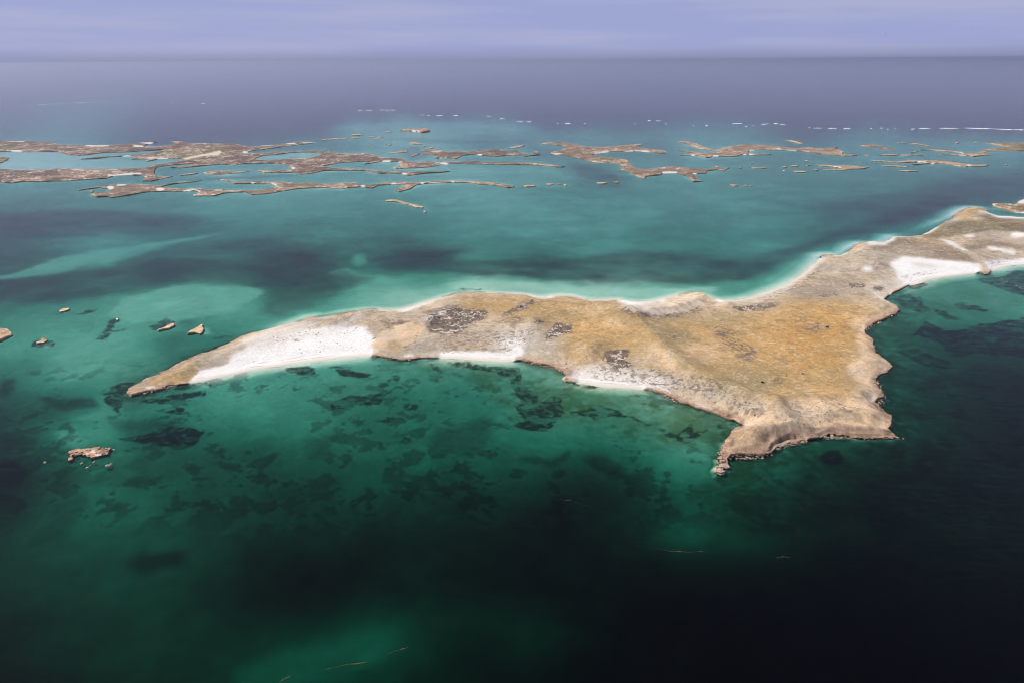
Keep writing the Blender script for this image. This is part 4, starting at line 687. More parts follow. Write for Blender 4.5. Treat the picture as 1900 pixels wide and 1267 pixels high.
# ------------------------------------------------------------------ the main island
def poly5(x0, y0, q): return T(x0, y0, S5, q)
BASE = Ras((.40, .315, .22), 3)
DUST = {'tan': (.365, .232, .095), 'org': (.385, .215, .068), 'pnk': (.33, .22, .13), 'olv': (.25, .20, .105), 'wht': (.66, .635, .595), 'pch': (.56, .39, .235), 'gry': (.365, .295, .215), 'spk': (.56, .50, .43), 'brn': (.22, .165, .11), 'drk': (.12, .092, .058), 'cre': (.48, .41, .325), 'ol2': (.165, .13, .072), 'br2': (.20, .15, .10)}
for c, o, sx, p in [
  ('tan', 1, 14, [(838,556),(870,546),(1000,552),(1130,556),(1160,565),(1260,592),(1330,580),(1420,578),(1480,550),(1560,550),(1640,575),(1605,610),(1600,650),(1580,690),(1605,730),(1560,738),(1480,745),(1420,745),(1340,725),(1260,690),(1180,690),(1090,690),(1020,650),(1050,620),(1000,600),(900,585),(860,580)]),
  ('org', .75, 18, ell(1520, 630, 75, 55)), ('org', .5, 10, ell(1410, 605, 30, 12)), ('org', .35, 12, ell(1270, 630, 45, 25)), ('org', .35, 15, ell(1440, 690, 60, 40)), ('pch', .4, 10, ell(1300, 655, 50, 18)),
  ('olv', .6, 8, [(1185,598),(1215,590),(1300,630),(1260,650),(1330,720),(1280,700),(1230,650)]), ('olv', .5, 12, ell(1040, 585, 70, 16)), ('olv', .55, 14, ell(1390, 715, 60, 28)), ('olv', .5, 12, ell(1330, 592, 80, 14)), ('olv', .6, 5, ell(1487, 733, 16, 9)),
  ('olv', .45, 10, [(1100,565),(1160,565),(1180,600),(1110,600)]), ('brn', .5, 6, ell(1515, 607, 25, 9)), ('brn', .35, 12, ell(1500, 550, 50, 12)), ('brn', .45, 10, [(1440,545),(1530,505),(1600,520),(1600,545),(1500,545)]),
  ('gry', .9, 8, [(530,612),(620,588),(700,578),(760,578),(830,560),(850,575),(800,600),(770,600),(700,620),(620,620)]), ('brn', .3, 8, [(780,640),(850,610),(940,610),(900,640),(800,655)]),
  ('gry', .9, 10, [(850,620),(900,600),(985,598),(1010,620),(1040,640),(1020,660),(960,660),(860,650)]), ('spk', .55, 10, [(900,640),(925,610),(985,605),(990,635),(960,655),(920,655)]),
  ('wht', .75, 5, ell(950, 635, 22, 8)), ('wht', .9, 3, [(940,652),(960,640),(975,655),(965,664),(945,660)]),
  ('spk', .85, 9, [(1060,690),(1100,672),(1170,680),(1210,690),(1250,712),(1245,726),(1200,716),(1110,705),(1065,706)]), ('gry', .5, 8, ell(1190, 668, 40, 10)), ('wht', .6, 9, [(1066,694),(1110,690),(1180,702),(1230,716),(1215,722),(1100,710)]),
  ('wht', 1, 5, [(346,712),(358,698),(420,676),(440,652),(480,630),(540,613),(600,606),(680,606),(705,638),(690,658),(600,668),(500,682),(420,696)]), ('spk', .9, 6, [(430,640),(480,616),(560,598),(600,596),(560,612),(480,636)]), ('spk', .6, 6, [(460,640),(520,622),(600,612),(640,615),(560,630),(480,650)]),
  ('tan', .9, 3, [(240,728),(300,697),(340,675),(360,668),(375,668),(366,690),(352,706),(300,716)]), ('olv', .45, 4, [(330,700),(352,675),(372,668),(366,685),(345,700)]), ('brn', .6, 4, [(352,672),(388,656),(420,655),(424,664),(405,676),(370,680)]), ('spk', .35, 3, ell(405, 664, 16, 7)),
  ('pch', 1, 3, poly5(520, 530, [(950,650),(1080,530),(1200,430),(1400,385),(1520,410),(1560,440),(1530,520),(1440,590),(1330,650),(1270,700),(1130,690),(1000,685)])), ('cre', .5, 4, poly5(520, 530, [(1000,640),(1100,520),(1250,430),(1400,400),(1400,480),(1250,520),(1100,620)])),
  ('tan', .55, 4, poly5(520, 530, [(1120,640),(1160,580),(1250,560),(1310,640),(1260,700),(1130,690)])), ('wht', .75, 3, poly5(520, 530, [(1530,350),(1570,310),(1680,295),(1760,240),(1785,280),(1700,350),(1600,380)])), ('gry', .8, 3, poly5(520, 530, ell(1640, 345, 60, 22))),  # last grey ellipse: shade in the white hollow, painted into the ground colour
  ('wht', .45, 4, stroke([(618,612),(650,596),(678,580)], 9)),
  ('cre', .95, 4, poly5(1100, 520, [(330,230),(560,240),(800,195),(960,140),(1100,140),(1180,200),(1190,260),(1050,320),(900,375),(700,385),(450,340),(280,300)])), ('gry', .6, 3, poly5(1100, 520, [(850,240),(1000,200),(1060,230),(900,280)])),
  ('brn', .55, 4, stroke(poly5(1100, 520, [(300,330),(450,370),(650,400),(850,405),(1000,380),(1150,300)]), 6)),
  ('cre', .9, 3, poly5(1400, 420, [(-400,800),(0,765),(200,700),(400,610),(560,490),(720,330),(830,310),(740,390),(640,500),(520,600),(380,690),(200,760),(0,815),(-300,830)])), ('wht', .8, 2, stroke([(1150,559),(1190,561),(1230,556)], 4)),
  ('wht', .85, 2, stroke([(985,549.5),(1008,552),(1025,550)], 2.5)), ('wht', .8, 2, stroke([(1078,554),(1100,558),(1130,557)], 2)), ('cre', .7, 2, stroke([(740,576),(770,569),(800,560),(840,549)], 4)),
  ('gry', 1, 8, [(1535,478),(1600,455),(1660,450),(1700,480),(1640,540),(1600,545),(1520,515),(1490,520)]), ('brn', .55, 6, poly5(1400, 420, [(700,520),(950,540),(1150,600),(1000,640),(750,600),(640,560)])), ('wht', .85, 3, poly5(1400, 420, ell(1215, 460, 65, 32))), ('brn', .5, 3, poly5(1400, 420, ell(1215, 505, 50, 18))),  # last brown ellipse paints the shaded near face below the white sand
  ('wht', 1, 4, poly5(1580, 360, [(400,745),(560,670),(740,680),(1000,710),(1360,740),(1400,850),(1100,890),(800,940),(600,990),(500,980),(470,920),(500,850)])), ('gry', .5, 5, poly5(1580, 360, [(600,720),(900,760),(1000,800),(700,780)])),
  ('cre', .9, 4, poly5(1580, 360, [(230,930),(480,900),(590,980),(480,1040),(350,1130),(300,1120),(130,1020),(220,980)])), ('brn', .8, 3, poly5(1580, 360, ell(285, 1010, 60, 26))), ('wht', .8, 2, stroke(poly5(1580, 360, [(240,1040),(330,1120),(400,1155)]), 3)),
  ('wht', 1, 4, poly5(1580, 360, [(1390,715),(1600,665),(1843,645),(2300,635),(2300,770),(1843,765),(1560,810),(1480,840)])), ('gry', 1, 4, poly5(1580, 360, [(1340,650),(1600,640),(1843,600),(2300,600),(2300,690),(1843,690),(1500,710),(1300,720)])),
  ('br2', .9, 4, poly5(1580, 360, [(160,540),(480,450),(900,490),(1200,610),(1340,730),(1000,705),(800,680),(560,650),(250,600)])), ('gry', .35, 5, poly5(1580, 360, [(200,600),(500,520),(900,580),(900,660),(500,640)])),
  ('ol2', .95, 3, poly5(1580, 360, [(740,460),(1000,310),(1230,290),(1500,260),(1843,300),(2300,300),(2300,460),(1843,430),(1500,385),(1240,430),(950,475),(800,475)])), ('drk', .85, 3, poly5(1580, 360, [(1300,240),(1450,215),(1770,258),(2300,290),(2300,310),(1500,285)])),
  ('br2', .9, 4, poly5(1580, 360, [(1150,560),(1300,500),(1500,480),(1843,560),(2300,560),(2300,610),(1843,605),(1600,570),(1300,610)])), ('gry', .7, 4, poly5(1580, 360, [(1000,470),(1250,440),(1500,400),(1700,430),(1600,480),(1300,490)])),
  ('wht', .85, 3, poly5(1580, 360, ell(1265, 450, 60, 20))), ('wht', .85, 3, poly5(1580, 360, ell(1780, 440, 80, 32))), ('wht', .85, 2.5, poly5(1580, 360, [(940,470),(1080,510),(1240,600),(1180,605),(1050,545)])), ('wht', .8, 2.5, poly5(1580, 360, stroke([(1450,570),(1600,600),(1750,630)], 40))),
  ('tan', .8, 4, poly5(1580, 360, [(1090,380),(1200,290),(1330,200),(1440,170),(1300,140),(1180,170),(1110,250),(1200,270)])), ('wht', .8, 2, stroke(poly5(1580, 360, [(1360,180),(1440,205),(1570,240),(1843,255)]), 2.5)), ('drk', .8, 2, poly5(1580, 360, ell(1555, 622, 70, 9))),
  ('pch', .9, 5, poly5(1440, 620, [(870,10),(960,0),(1040,60),(1060,200),(1150,300),(1110,400),(1000,440),(1010,560),(900,520),(800,400),(770,320),(880,250),(930,200),(880,80)])), ('gry', .5, 5, poly5(1440, 620, [(800,380),(950,330),(980,380),(860,450)])),
  ('pch', .8, 5, poly5(1400, 420, [(1000,1020),(1200,940),(1500,820),(1550,870),(1300,1030),(1180,1110),(1200,1200),(1150,1200),(1090,1100)])), ('spk', .8, 2, stroke([(1650,684),(1640,692),(1628,698)], 6)),
  ('pch', .8, 14, [(1260,740),(1330,745),(1400,750),(1470,745),(1560,740),(1640,755),(1645,790),(1500,795),(1420,785),(1380,790),(1320,765)]), ('gry', .6, 8, ell(1390, 757, 30, 12)), ('gry', .55, 8, ell(1495, 765, 55, 16)), ('gry', .4, 8, ell(1570, 770, 50, 10)),
  ('pch', .8, 3, poly5(1200, 680, [(1250,570),(1400,550),(1500,610),(1640,680),(1843,600),(1843,700),(1660,760),(1560,690),(1400,620),(1300,620)])), ('pnk', .85, 5, poly5(1200, 680, [(900,740),(1000,650),(1200,610),(1400,620),(1600,740),(1400,760),(1300,860),(1000,900),(850,880)])), ('gry', .12, 8, poly5(1200, 680, ell(1250, 680, 200, 60))),
  ('wht', .75, 2, stroke(poly5(1440, 620, [(270,1080),(420,1060),(600,1030),(740,1010)]), 4)), ('spk', .6, 3, stroke(poly5(1440, 620, [(560,1050),(800,1040),(1000,1045),(1150,1060)]), 6)), ('wht', .8, 2, stroke(poly5(1200, 680, [(1350,880),(1450,830),(1560,810),(1640,800)]), 4)),
  ('wht', .9, 2, stroke([(1203,716),(1225,722),(1246,730)], 5)), ('wht', .8, 2, stroke([(1285,748),(1320,760),(1345,770),(1378,784)], 4)), ('wht', .9, 2, poly5(520, 530, [(1350,770),(1370,735),(1430,735),(1440,775)])),
  ('wht', .8, 2, poly5(220, 540, [(285,1020),(380,1015),(410,1050),(340,1080),(290,1070)])), ('spk', .8, 2, poly5(220, 540, [(470,990),(600,985),(620,1010),(500,1030)])),
  ('pch', .7, 8, [(1185,640),(1212,636),(1240,655),(1262,680),(1300,700),(1285,704),(1235,690),(1215,660)]), ('pch', .5, 8, ell(1140, 600, 30, 9)), ('pch', .4, 10, ell(1100, 575, 30, 8)), ('pch', .35, 12, ell(1080, 660, 40, 12))]:
    BASE.put(p, DUST[c], o, sx, sx * 0.6)

BEACH = Ras(0.0); BID = []
for k, p in enumerate([
   [(346,714),(352,706),(370,690),(430,672),(520,660),(600,652),(690,650),(690,664),(600,671),(500,684),(420,699)],
   [(784,657),(830,651),(900,653),(955,656),(966,664),(966,674),(900,674),(780,669)],
   [(1056,698),(1090,699),(1150,707),(1205,715),(1207,730),(1140,724),(1055,714)],
   [(1330,553),(1400,547),(1450,529),(1490,502),(1520,478),(1526,476),(1505,498),(1484,516),(1450,535),(1400,552.5),(1330,560)],
   [(1660,540),(1690,514),(1745,498),(1800,497),(1818,500),(1818,512),(1740,521),(1700,533)],
   [(1838,500),(1860,488),(1900,478),(1990,474),(1990,500),(1900,496),(1850,503),(1840,508)],
   [(1150,554),(1190,558),(1230,552),(1236,558),(1190,565),(1150,563)],
   [(984,545),(1008,549),(1026,547),(1024,553),(1008,555),(986,552)],
   [(738,572),(768,565),(798,556),(815,553),(800,564),(770,573),(740,579)],
   [(1832,392),(1850,398),(1900,401),(1990,401),(1990,407),(1900,406.5),(1850,403.5)],
   [(1612,448),(1640,449),(1657,439),(1662,442),(1645,454),(1612,456)]]):
    BEACH.put(p, 1.0, 1, 3, 1.6); q = Ras(0.0); q.put(p, 1.0, 1, .6, .6); BID.append(q.a > 0.4); del q
SWD = Ras(0.0); SWD.a = np.maximum(gauss1(gauss1(BEACH.a, 20, 1), 9, 0), 0)
SWD.put([(480,615),(620,590),(800,560),(900,545),(1300,560),(1420,545),(1530,480),(1600,450),(1850,380),(1850,330),(1500,420),(1380,500),(900,500),(600,560)], .6, 1, 18, 7)
build_seabed()
DUNE = Ras(0.0).put(poly5(520, 530, [(950,650),(1080,530),(1200,430),(1400,385),(1520,410),(1560,440),(1530,520),(1440,590),(1330,650),(1270,700),(1130,690),(1000,685)]), 1.0, 1, .6)

# relief: crests (survey points, metres high, half-width in metres)
RIDGE = [([(1165,592),(1192,612),(1215,640),(1250,672),(1290,704),(1340,735),(1375,752)], 7.0, 26), ([(1120,575),(1165,592)], 4, 30), ([(1395,800),(1400,800)], 7.5, 46), ([(1380,822),(1400,824)], 2.5, 25),
  ([(1450,806),(1466,803),(1486,804)], 5.5, 13), ([(1440,760),(1470,748),(1495,752),(1515,747),(1560,742),(1615,752)], 5.5, 20), ([(1440,775),(1490,790),(1540,778),(1600,782)], 3.0, 15), ([(1375,745),(1400,760)], 3.5, 18), ([(1530,775),(1630,775)], 4, 24),
  ([(700,612),(730,604),(770,606),(795,604)], 6.5, 24), ([(712,640),(745,640)], 3.0, 22), ([(618,613),(650,598),(680,582)], 5.0, 18), ([(560,604),(600,597)], 2.5, 18), ([(785,592),(805,584),(828,578)], 4.0, 14),
  ([(850,552),(900,552),(960,556)], 3.5, 36), ([(945,602),(965,600),(985,602)], 5.0, 26), ([(985,610),(1000,630)], 3, 22), ([(1040,655),(1080,640)], 4.5, 28), ([(1090,668),(1110,650)], 3.5, 16),
  ([(1080,572),(1100,572)], 4.5, 24), ([(1125,596),(1150,606)], 4.0, 24), ([(1160,572),(1210,584),(1250,580),(1290,566),(1308,556)], 4.5, 16), ([(1290,548),(1320,560),(1350,572)], 4.0, 16),
  ([(1290,640),(1340,625)], 2.5, 40), ([(1420,610),(1480,590)], 2.5, 40), ([(1640,575),(1620,605)], 4.5, 24), ([(1607,625),(1612,655)], 3.5, 18), ([(1600,680),(1625,676)], 4.0, 22), ([(1610,735),(1630,730)], 3, 16),
  ([(1600,462),(1650,455),(1700,452),(1760,468),(1810,485)], 7.0, 34), ([(1620,480),(1600,500)], 3, 26), ([(1690,470),(1740,478)], 4, 30), ([(1720,440),(1760,425),(1800,408),(1850,425),(1900,420)], 5.0, 40), ([(1800,438),(1850,432),(1900,442)], 5.5, 26),
  ([(1790,395),(1820,390)], 4.0, 26), ([(1850,465),(1900,468)], 3.5, 22), ([(1530,480),(1500,512),(1460,535)], 1.6, 12), ([(300,702),(340,690),(370,672)], 2.0, 16), ([(430,655),(500,630),(560,615)], 2.2, 26), ([(1590,500),(1620,505),(1625,497)], 3, 14)]
def seg_d(X, Y, pts):
    w = W(pts); d = np.full(X.shape, 1e9)
    for (ax, ay), (bx, by) in zip(w[:-1], w[1:]):
        dx, dy = bx - ax, by - ay; t = np.clip(((X - ax) * dx + (Y - ay) * dy) / (dx * dx + dy * dy + 1e-9), 0, 1)
        d = np.minimum(d, np.hypot(X - ax - t * dx, Y - ay - t * dy))
    return d
# where scrub grows
DENS = Ras(0.0)
for p, o, sx in [
  ([(795,583),(845,568),(860,575),(905,577),(905,590),(870,600),(860,618),(835,622),(800,618),(790,600)], .95, 4), (poly5(820, 520, [(860,240),(980,210),(995,250),(820,340),(650,390),(620,370),(760,300)]), .75, 3),
  (poly5(820, 520, [(1220,460),(1350,455),(1400,480),(1380,560),(1280,580),(1160,630),(1110,600),(1160,520)]), .95, 3), (poly5(820, 520, [(970,450),(1050,425),(1110,435),(1030,475)]), .9, 2),
  (poly5(1100, 520, [(100,820),(150,740),(400,740),(380,810),(340,850),(460,910),(240,940),(180,880)]), .95, 2.5), (poly5(1100, 520, [(1490,290),(1740,270),(1740,320),(1600,340)]), .95, 2),
  (poly5(1100, 520, [(1230,500),(1400,490),(1600,620),(1750,760),(1680,900),(1580,830),(1520,720),(1360,640)]), .45, 6), (poly5(1400, 420, [(1000,620),(1170,610),(1160,650),(1030,660)]), .95, 2), (poly5(1400, 420, [(690,740),(870,700),(890,730),(720,770)]), .6, 3),
  (poly5(1400, 420, [(0,830),(270,810),(250,860),(50,910)]), .7, 3), (poly5(1580, 360, [(-20,950),(130,960),(140,990),(0,1000)]), .95, 2), (poly5(1100, 520, [(330,270),(450,330),(700,370),(1000,340),(1150,270),(1140,330),(900,400),(700,410),(450,370),(300,330)]), .6, 3),
  (poly5(820, 520, [(620,370),(860,370),(830,460),(620,450)]), .35, 4), (ell(1375, 757, 28, 12), .3, 6), (ell(1400, 765, 14, 8), .4, 4), (poly5(1100, 520, ell(880, 590, 40, 40)), .5, 4), (ell(1440, 706, 10, 7), .5, 3),
  (poly5(820, 520, [(0,560),(400,540),(560,560),(500,720),(300,760),(0,760)]), .22, 6), (poly5(820, 520, [(500,520),(1000,500),(1000,640),(800,700),(560,700)]), .25, 6), (poly5(820, 520, [(400,740),(700,700),(850,790),(650,780)]), .22, 3),
  (poly5(1100, 520, [(0,880),(250,900),(500,920),(850,990),(920,1100),(880,1190),(640,1130),(300,1070),(0,1050)]), .27, 6), (poly5(1100, 520, [(850,990),(1200,1000),(1450,1110),(1500,1200),(900,1200)]), .2, 8),
  (poly5(1200, 680, [(0,20),(250,50),(700,120),(900,250),(1300,380),(1300,520),(1050,520),(800,460),(400,330),(0,180)]), .2, 8), (poly5(1440, 620, [(0,720),(300,740),(500,690),(900,760),(900,900),(500,950),(200,980),(0,900)]), .2, 8),
  (poly5(520, 530, [(0,560),(300,500),(900,470),(1000,520),(900,640),(500,690),(0,750)]), .05, 6), (stroke([(400,690),(480,667),(560,656),(640,650),(690,646)], 4), .16, 2), (stroke([(430,650),(520,628),(600,618),(690,614)], 10), .14, 5), (stroke(poly5(520, 530, [(950,600),(1080,490),(1200,410),(1400,380)]), 3), .5, 1.2),
  (stroke(poly5(520, 530, [(1270,690),(1340,650),(1440,580),(1500,500)]), 2.5), .5, 1), (poly5(520, 530, [(0,440),(300,350),(900,270),(1300,260),(1500,250),(1400,370),(1100,480),(700,480),(300,500)]), .12, 6),
  (poly5(1400, 420, [(-300,800),(0,790),(200,720),(400,630),(560,520),(700,380),(760,390),(640,540),(480,650),(200,780)]), .25, 3), (poly5(1580, 360, [(480,900),(600,860),(900,820),(900,850),(600,900)]), .25, 3), (poly5(1580, 360, [(1400,700),(1600,690),(1900,680),(1900,720),(1500,760)]), .2, 3),
  (poly5(1580, 360, [(1600,300),(1843,320),(1900,400),(1700,390),(1580,350)]), .35, 5), (poly5(1580, 360, ell(285, 1010, 60, 26)), .7, 3), (poly5(1580, 360, [(1100,630),(1310,650),(1300,690),(1150,660)]), .3, 3), (ell(1515, 607, 24, 8), .35, 5),
  ([(1330,590),(1560,570),(1600,640),(1580,700),(1450,720),(1350,680)], .025, 12), ([(1000,640),(1060,630),(1100,660),(1060,690)], .08, 6)]:
    DENS.put(p, 1.0, o, sx, sx * .6)
HF = {}
def build_main():
    u = 1.35
    X, Y, S = grid_island([mainW], u)
    S = S + 1.5 * fbm(X, Y, 26, 3, 51) * 0.9 + 0.7 * fbm(X, Y, 7, 3, 52)
    px, py = proj(X, Y, np.zeros_like(X))
    rk = ROCKY.at(px, py); rk = np.clip(gauss(rk, 1.0), 0, 1)
    hc = 1.2 + 1.2 * np.clip(fbm(X, Y, 45, 2, 53) + 0.3, 0, 1.2) + 2.2 * sst(1300, 1345, px) * sst(780, 830, py)
    # ledges: the rim steps up twice
    zr, d = shore(S, u, hc, 1.2 + 1.2 * (px > 1300) * (py > 780))
    ledge = fbm(X, Y, 14, 4, 54)
    zr = np.where(S < 1.5 * u, zr * (1 + 0.35 * ledge), zr + 0.8 * ledge * np.exp(-np.clip(S, 0, None) / 9))
    zb = np.where(S > 0, 0.05 + S * 0.055 + 1.2 * sst(14, 40, S), S * 0.055 + 0.05 - (np.clip(-S - 2.5, 0, 9)) * 0.8)
    Z = zr * rk + zb * (1 - rk); Z = np.minimum(Z, np.where(S > 6, 5, 9))
    inl = sst(2, 22, S); inl2 = sst(8, 70, S)
    Z = Z * (1 - inl) + np.minimum(Z, 3.2) * inl
    rel = 0
    for pts, h, w in RIDGE:
        dd = seg_d(X, Y, pts) + 4 * fbm(X, Y, 30, 2, 55)
        rel = rel + 1.6 * h * np.exp(-(np.abs(dd) / w) ** 1.5)
    Z = Z + rel * inl * np.clip(0.55 + 0.2 * 2.2, 0, 1)
    Z = Z + inl2 * (1.7 * fbm(X, Y, 85, 4, 56) + 1.0) + inl * (0.35 * fbm(X, Y, 17, 4, 57) + 0.14 * fbm(X, Y, 5, 2, 58))
    # the wave-cut hollow in the south-east headland
    hol = Ras(0.0).put([(1424,842),(1432,828),(1448,819),(1464,814),(1482,812.5),(1496,815),(1500,822),(1470,832),(1440,840)], 1, 1, .5, .4).at(px, py)
    hol = sst(.35, .65, hol + .12 * ledge)
    Z = np.where(S > 0, Z * (1 - hol) + hol * np.clip(.7 + .9 * ledge, .15, 2.2), Z)
    # flat wave-cut platform south-east
    pf = Ras(0.0).put([(1351,851),(1354,864),(1342,880),(1324,879),(1328,852),(1338,846)], 1, 1, 1.5).put([(1512,812),(1540,800),(1600,800),(1650,806),(1690,813),(1640,818),(1560,814)], 1, 1, 1.5).at(px, py)
    Z = np.where(S > 0, Z * (1 - pf) + pf * (0.35 + 0.25 * ledge), Z)
    gx, gy = grad_of(S, u)
    XX = X + gx * d * rk; YY = Y + gy * d * rk
    HF.update(x0=X[0, 0], y0=Y[0, 0], u=u, Z=Z, S=S)
    p2x, p2y = proj(XX, YY, Z)
    wob = np.clip((p2y - 300) / 400, .3, 1.2)
    qx = p2x + wob * (5 * fbm(X, Y, 28, 4, 61) + 2.2 * fbm(X, Y, 6, 2, 62)); qy = p2y + wob * (3 * fbm(X, Y, 28, 4, 63) + 1.2 * fbm(X, Y, 6, 2, 64))
    c = BASE.at(qx.ravel(), qy.ravel()).reshape(X.shape + (3,))
    n1 = fbm(X, Y, 22, 5, 65); n2 = fbm(X, Y, 5.5, 3, 66); n3 = fbm(X, Y, 90, 3, 67)
    lum = c.mean(-1)
    veg = np.clip((0.52 - lum) / 0.2, 0, 1)
    c = c * (1 + (0.11 * n1 + 0.09 * n2 + 0.10 * n3) * (0.15 + 0.85 * veg))[..., None]
    # warm and cool drift in the grass cover
    c = c * (1 + 0.10 * (n3 * veg)[..., None] * np.array([0.6, 0, -0.9]))
    n4 = vn(X / 1.9, Y / 1.9, 69) - .5; n5 = vn(X / 3.3, Y / 3.3, 70) - .5
    c = c * (1 + (.16 * n4 + .20 * n5) * (0.05 + .95 * veg))[..., None]
    br = sst(.22, .34, -(n5 + .35 * n4)) * veg * .34
    c = c * (1 - br[..., None]) + np.array([.56, .46, .33]) * br[..., None]
    ln = sst(0.38, 0.62, fbm(X * 0.7 + Y * .2, Y * .8, 7, 4, 68) + .25 * n3) * veg * 0.5 * sst(-.5, .5, n3 + .4)
    c = c * (1 - ln[..., None]) + np.array([.19, .135, .08]) * ln[..., None]
    bx = sst(.6, .95, n2 + .5 * n1) * veg * .22
    c = c * (1 - bx[..., None]) + np.array([.60, .52, .42]) * bx[..., None]
    # scrub mats: dark litter between streaks of bare sand
    dn = DENS.at(qx.ravel(), qy.ravel()).reshape(X.shape)
    rg = fbm(X, Y, 13, 4, 82); mt = sst(.36, .6, dn + .42 * n1 + .2 * n2 - .1)
    lit = np.where((np.abs(rg) > .26)[..., None], np.array([.125, .088, .068]), (np.array([.22, .17, .13]) + np.array([.26, .25, .22]) * sst(.6, .95, dn)[..., None])) * (1 + .2 * n2)[..., None]
    c = c * (1 - mt[..., None] * .8) + lit * mt[..., None] * .8
    sp = sst(.13, .24, n5 + .35 * n4) * np.clip(dn * 3.0 - .12, 0, .8) * (1 - mt) * np.clip(1 - .75 * sst(.5, .6, lum) * sst(760, 700, px), 0, 1)
    c = c * (1 - sp[..., None]) + np.array([.13, .10, .08]) * sp[..., None]
    # limestone along the rim
    se = sst(1300, 1345, px) * sst(700, 790, py)
    rim = rk * np.exp(-np.clip(S - 2 - 5 * se, 0, None) / np.clip(5 + 4 * n1 + 4 * se, 1.5, 20)) * np.clip(.95 + .3 * n1, 0, 1)
    rim = np.maximum(rim, pf * .85)
    bare = np.array([.30, .19, .125]) * (1 + .45 * ledge + .3 * n2)[..., None]
    c = c * (1 - rim[..., None]) + bare * rim[..., None]
    stain = sst(0.75, 0.2, Z) * rk * (S < 10)
    c = c * (1 - .75 * stain[..., None]) + np.array([.13, .085, .05]) * .75 * stain[..., None]
    # beaches: dry white sand with a duller wet edge and lines of wrack
    bm = np.clip(BEACH.at(qx.ravel(), qy.ravel()).reshape(X.shape), 0, 1) * (1 - rk * .8)
    c = c * (1 - .9 * bm[..., None]) + np.array([.67, .645, .60]) * .9 * bm[..., None]
    wet = np.exp(-((S - 1) / 2.0) ** 2) * (1 - rk)
    c = c * (1 - .35 * wet[..., None]) + np.array([.50, .44, .36]) * .35 * wet[..., None]
    fringe = np.exp(-(np.clip(S - 1, 0, None) / 5.5) ** 2) * (1 - rk) * .85
    c = c * (1 - fringe[..., None]) + np.array([.53, .475, .385]) * fringe[..., None]
    for sl0, amp in ((9 + 2 * fbm(X, Y, 40, 2, 71), .35), (19 + 3 * fbm(X, Y, 50, 2, 72), .3)):
        wr = np.exp(-((S - sl0) / 1.0) ** 2) * (1 - rk) * amp * 1.8 * sst(-.2, .4, n1 + .4 * n2) * np.clip(bm * 2 + (lum > .46), 0, 1)
        c = c * (1 - wr[..., None]) + np.array([.30, .25, .21]) * wr[..., None]
    V = np.stack([XX, YY, Z], -1).reshape(-1, 3); col = np.clip(c, .02, .9).reshape(-1, 3)
    i = np.arange(X.size).reshape(X.shape)
    Q = np.stack([i[:-1, :-1], i[:-1, 1:], i[1:, 1:], i[1:, :-1]], -1).reshape(-1, 4)
    Sf = S.ravel(); pad = np.where(rk.ravel() > .3, -2.5 * u, -9.0)
    ok = (Sf[Q] > pad[Q]).any(1) & (V[Q][:, :, 2].max(1) > -3.4); Q = Q[ok]
    vx = np.clip(p2x.ravel()[Q].mean(1) - X0, 0, RW - 1).astype(int); vy = np.clip(p2y.ravel()[Q].mean(1) - Y0, 0, RH - 1).astype(int)
    cls = np.zeros(len(Q), int); sq = Sf[Q].mean(1); rq = rk.ravel()[Q].mean(1)
    cls[DUNE.a[vy, vx] > .5] = 3
    for k, b in enumerate(BID): cls[b[vy, vx] & (rq < .6) & (sq < 45)] = 10 + k
    rid = np.full((RH, RW), -1)
    for k, r_ in enumerate(RID):
        if r_ is not None: rid[r_[0], r_[1]] = np.where(r_[2] > .12, k, rid[r_[0], r_[1]])
    rr_ = (rq > .5) & (sq < 6); cls[rr_] = 100 + np.maximum(rid[vy, vx][rr_], 0)
    a = mainW; cx, cy = a.mean(0)
    root = empty('island', (cx, cy, 0)); tag(root, 'large golden-brown island with white beaches filling the middle of the view', 'island')
    parts = {0: ('scrubland', M_LAND, None, None), **{100 + k: ('rocky_shore', M_ROCK, None, None) for k in range(len(RID))}, 3: ('sand_dune', M_SAND, 'bare peach sand dune running down to the shore', None)}
    bl = {0: 'long white beach on the western spit', 3: 'curved narrow beach on the north shore', 4: 'wide white beach at the head of the east bay'}
    for k in range(len(BID)): parts[10 + k] = ('beach', M_SAND, bl.get(k), None)
    split_island(root, V, Q, col, cls, parts, (cx, cy, 0))
    return root
build_main()
def ground(x, y, F_='Z'):
    g = HF[F_]; i = np.clip(((np.asarray(x) - HF['x0']) / HF['u']).round().astype(int), 0, g.shape[1] - 1); j = np.clip(((np.asarray(y) - HF['y0']) / HF['u']).round().astype(int), 0, g.shape[0] - 1)
    return g[j, i]

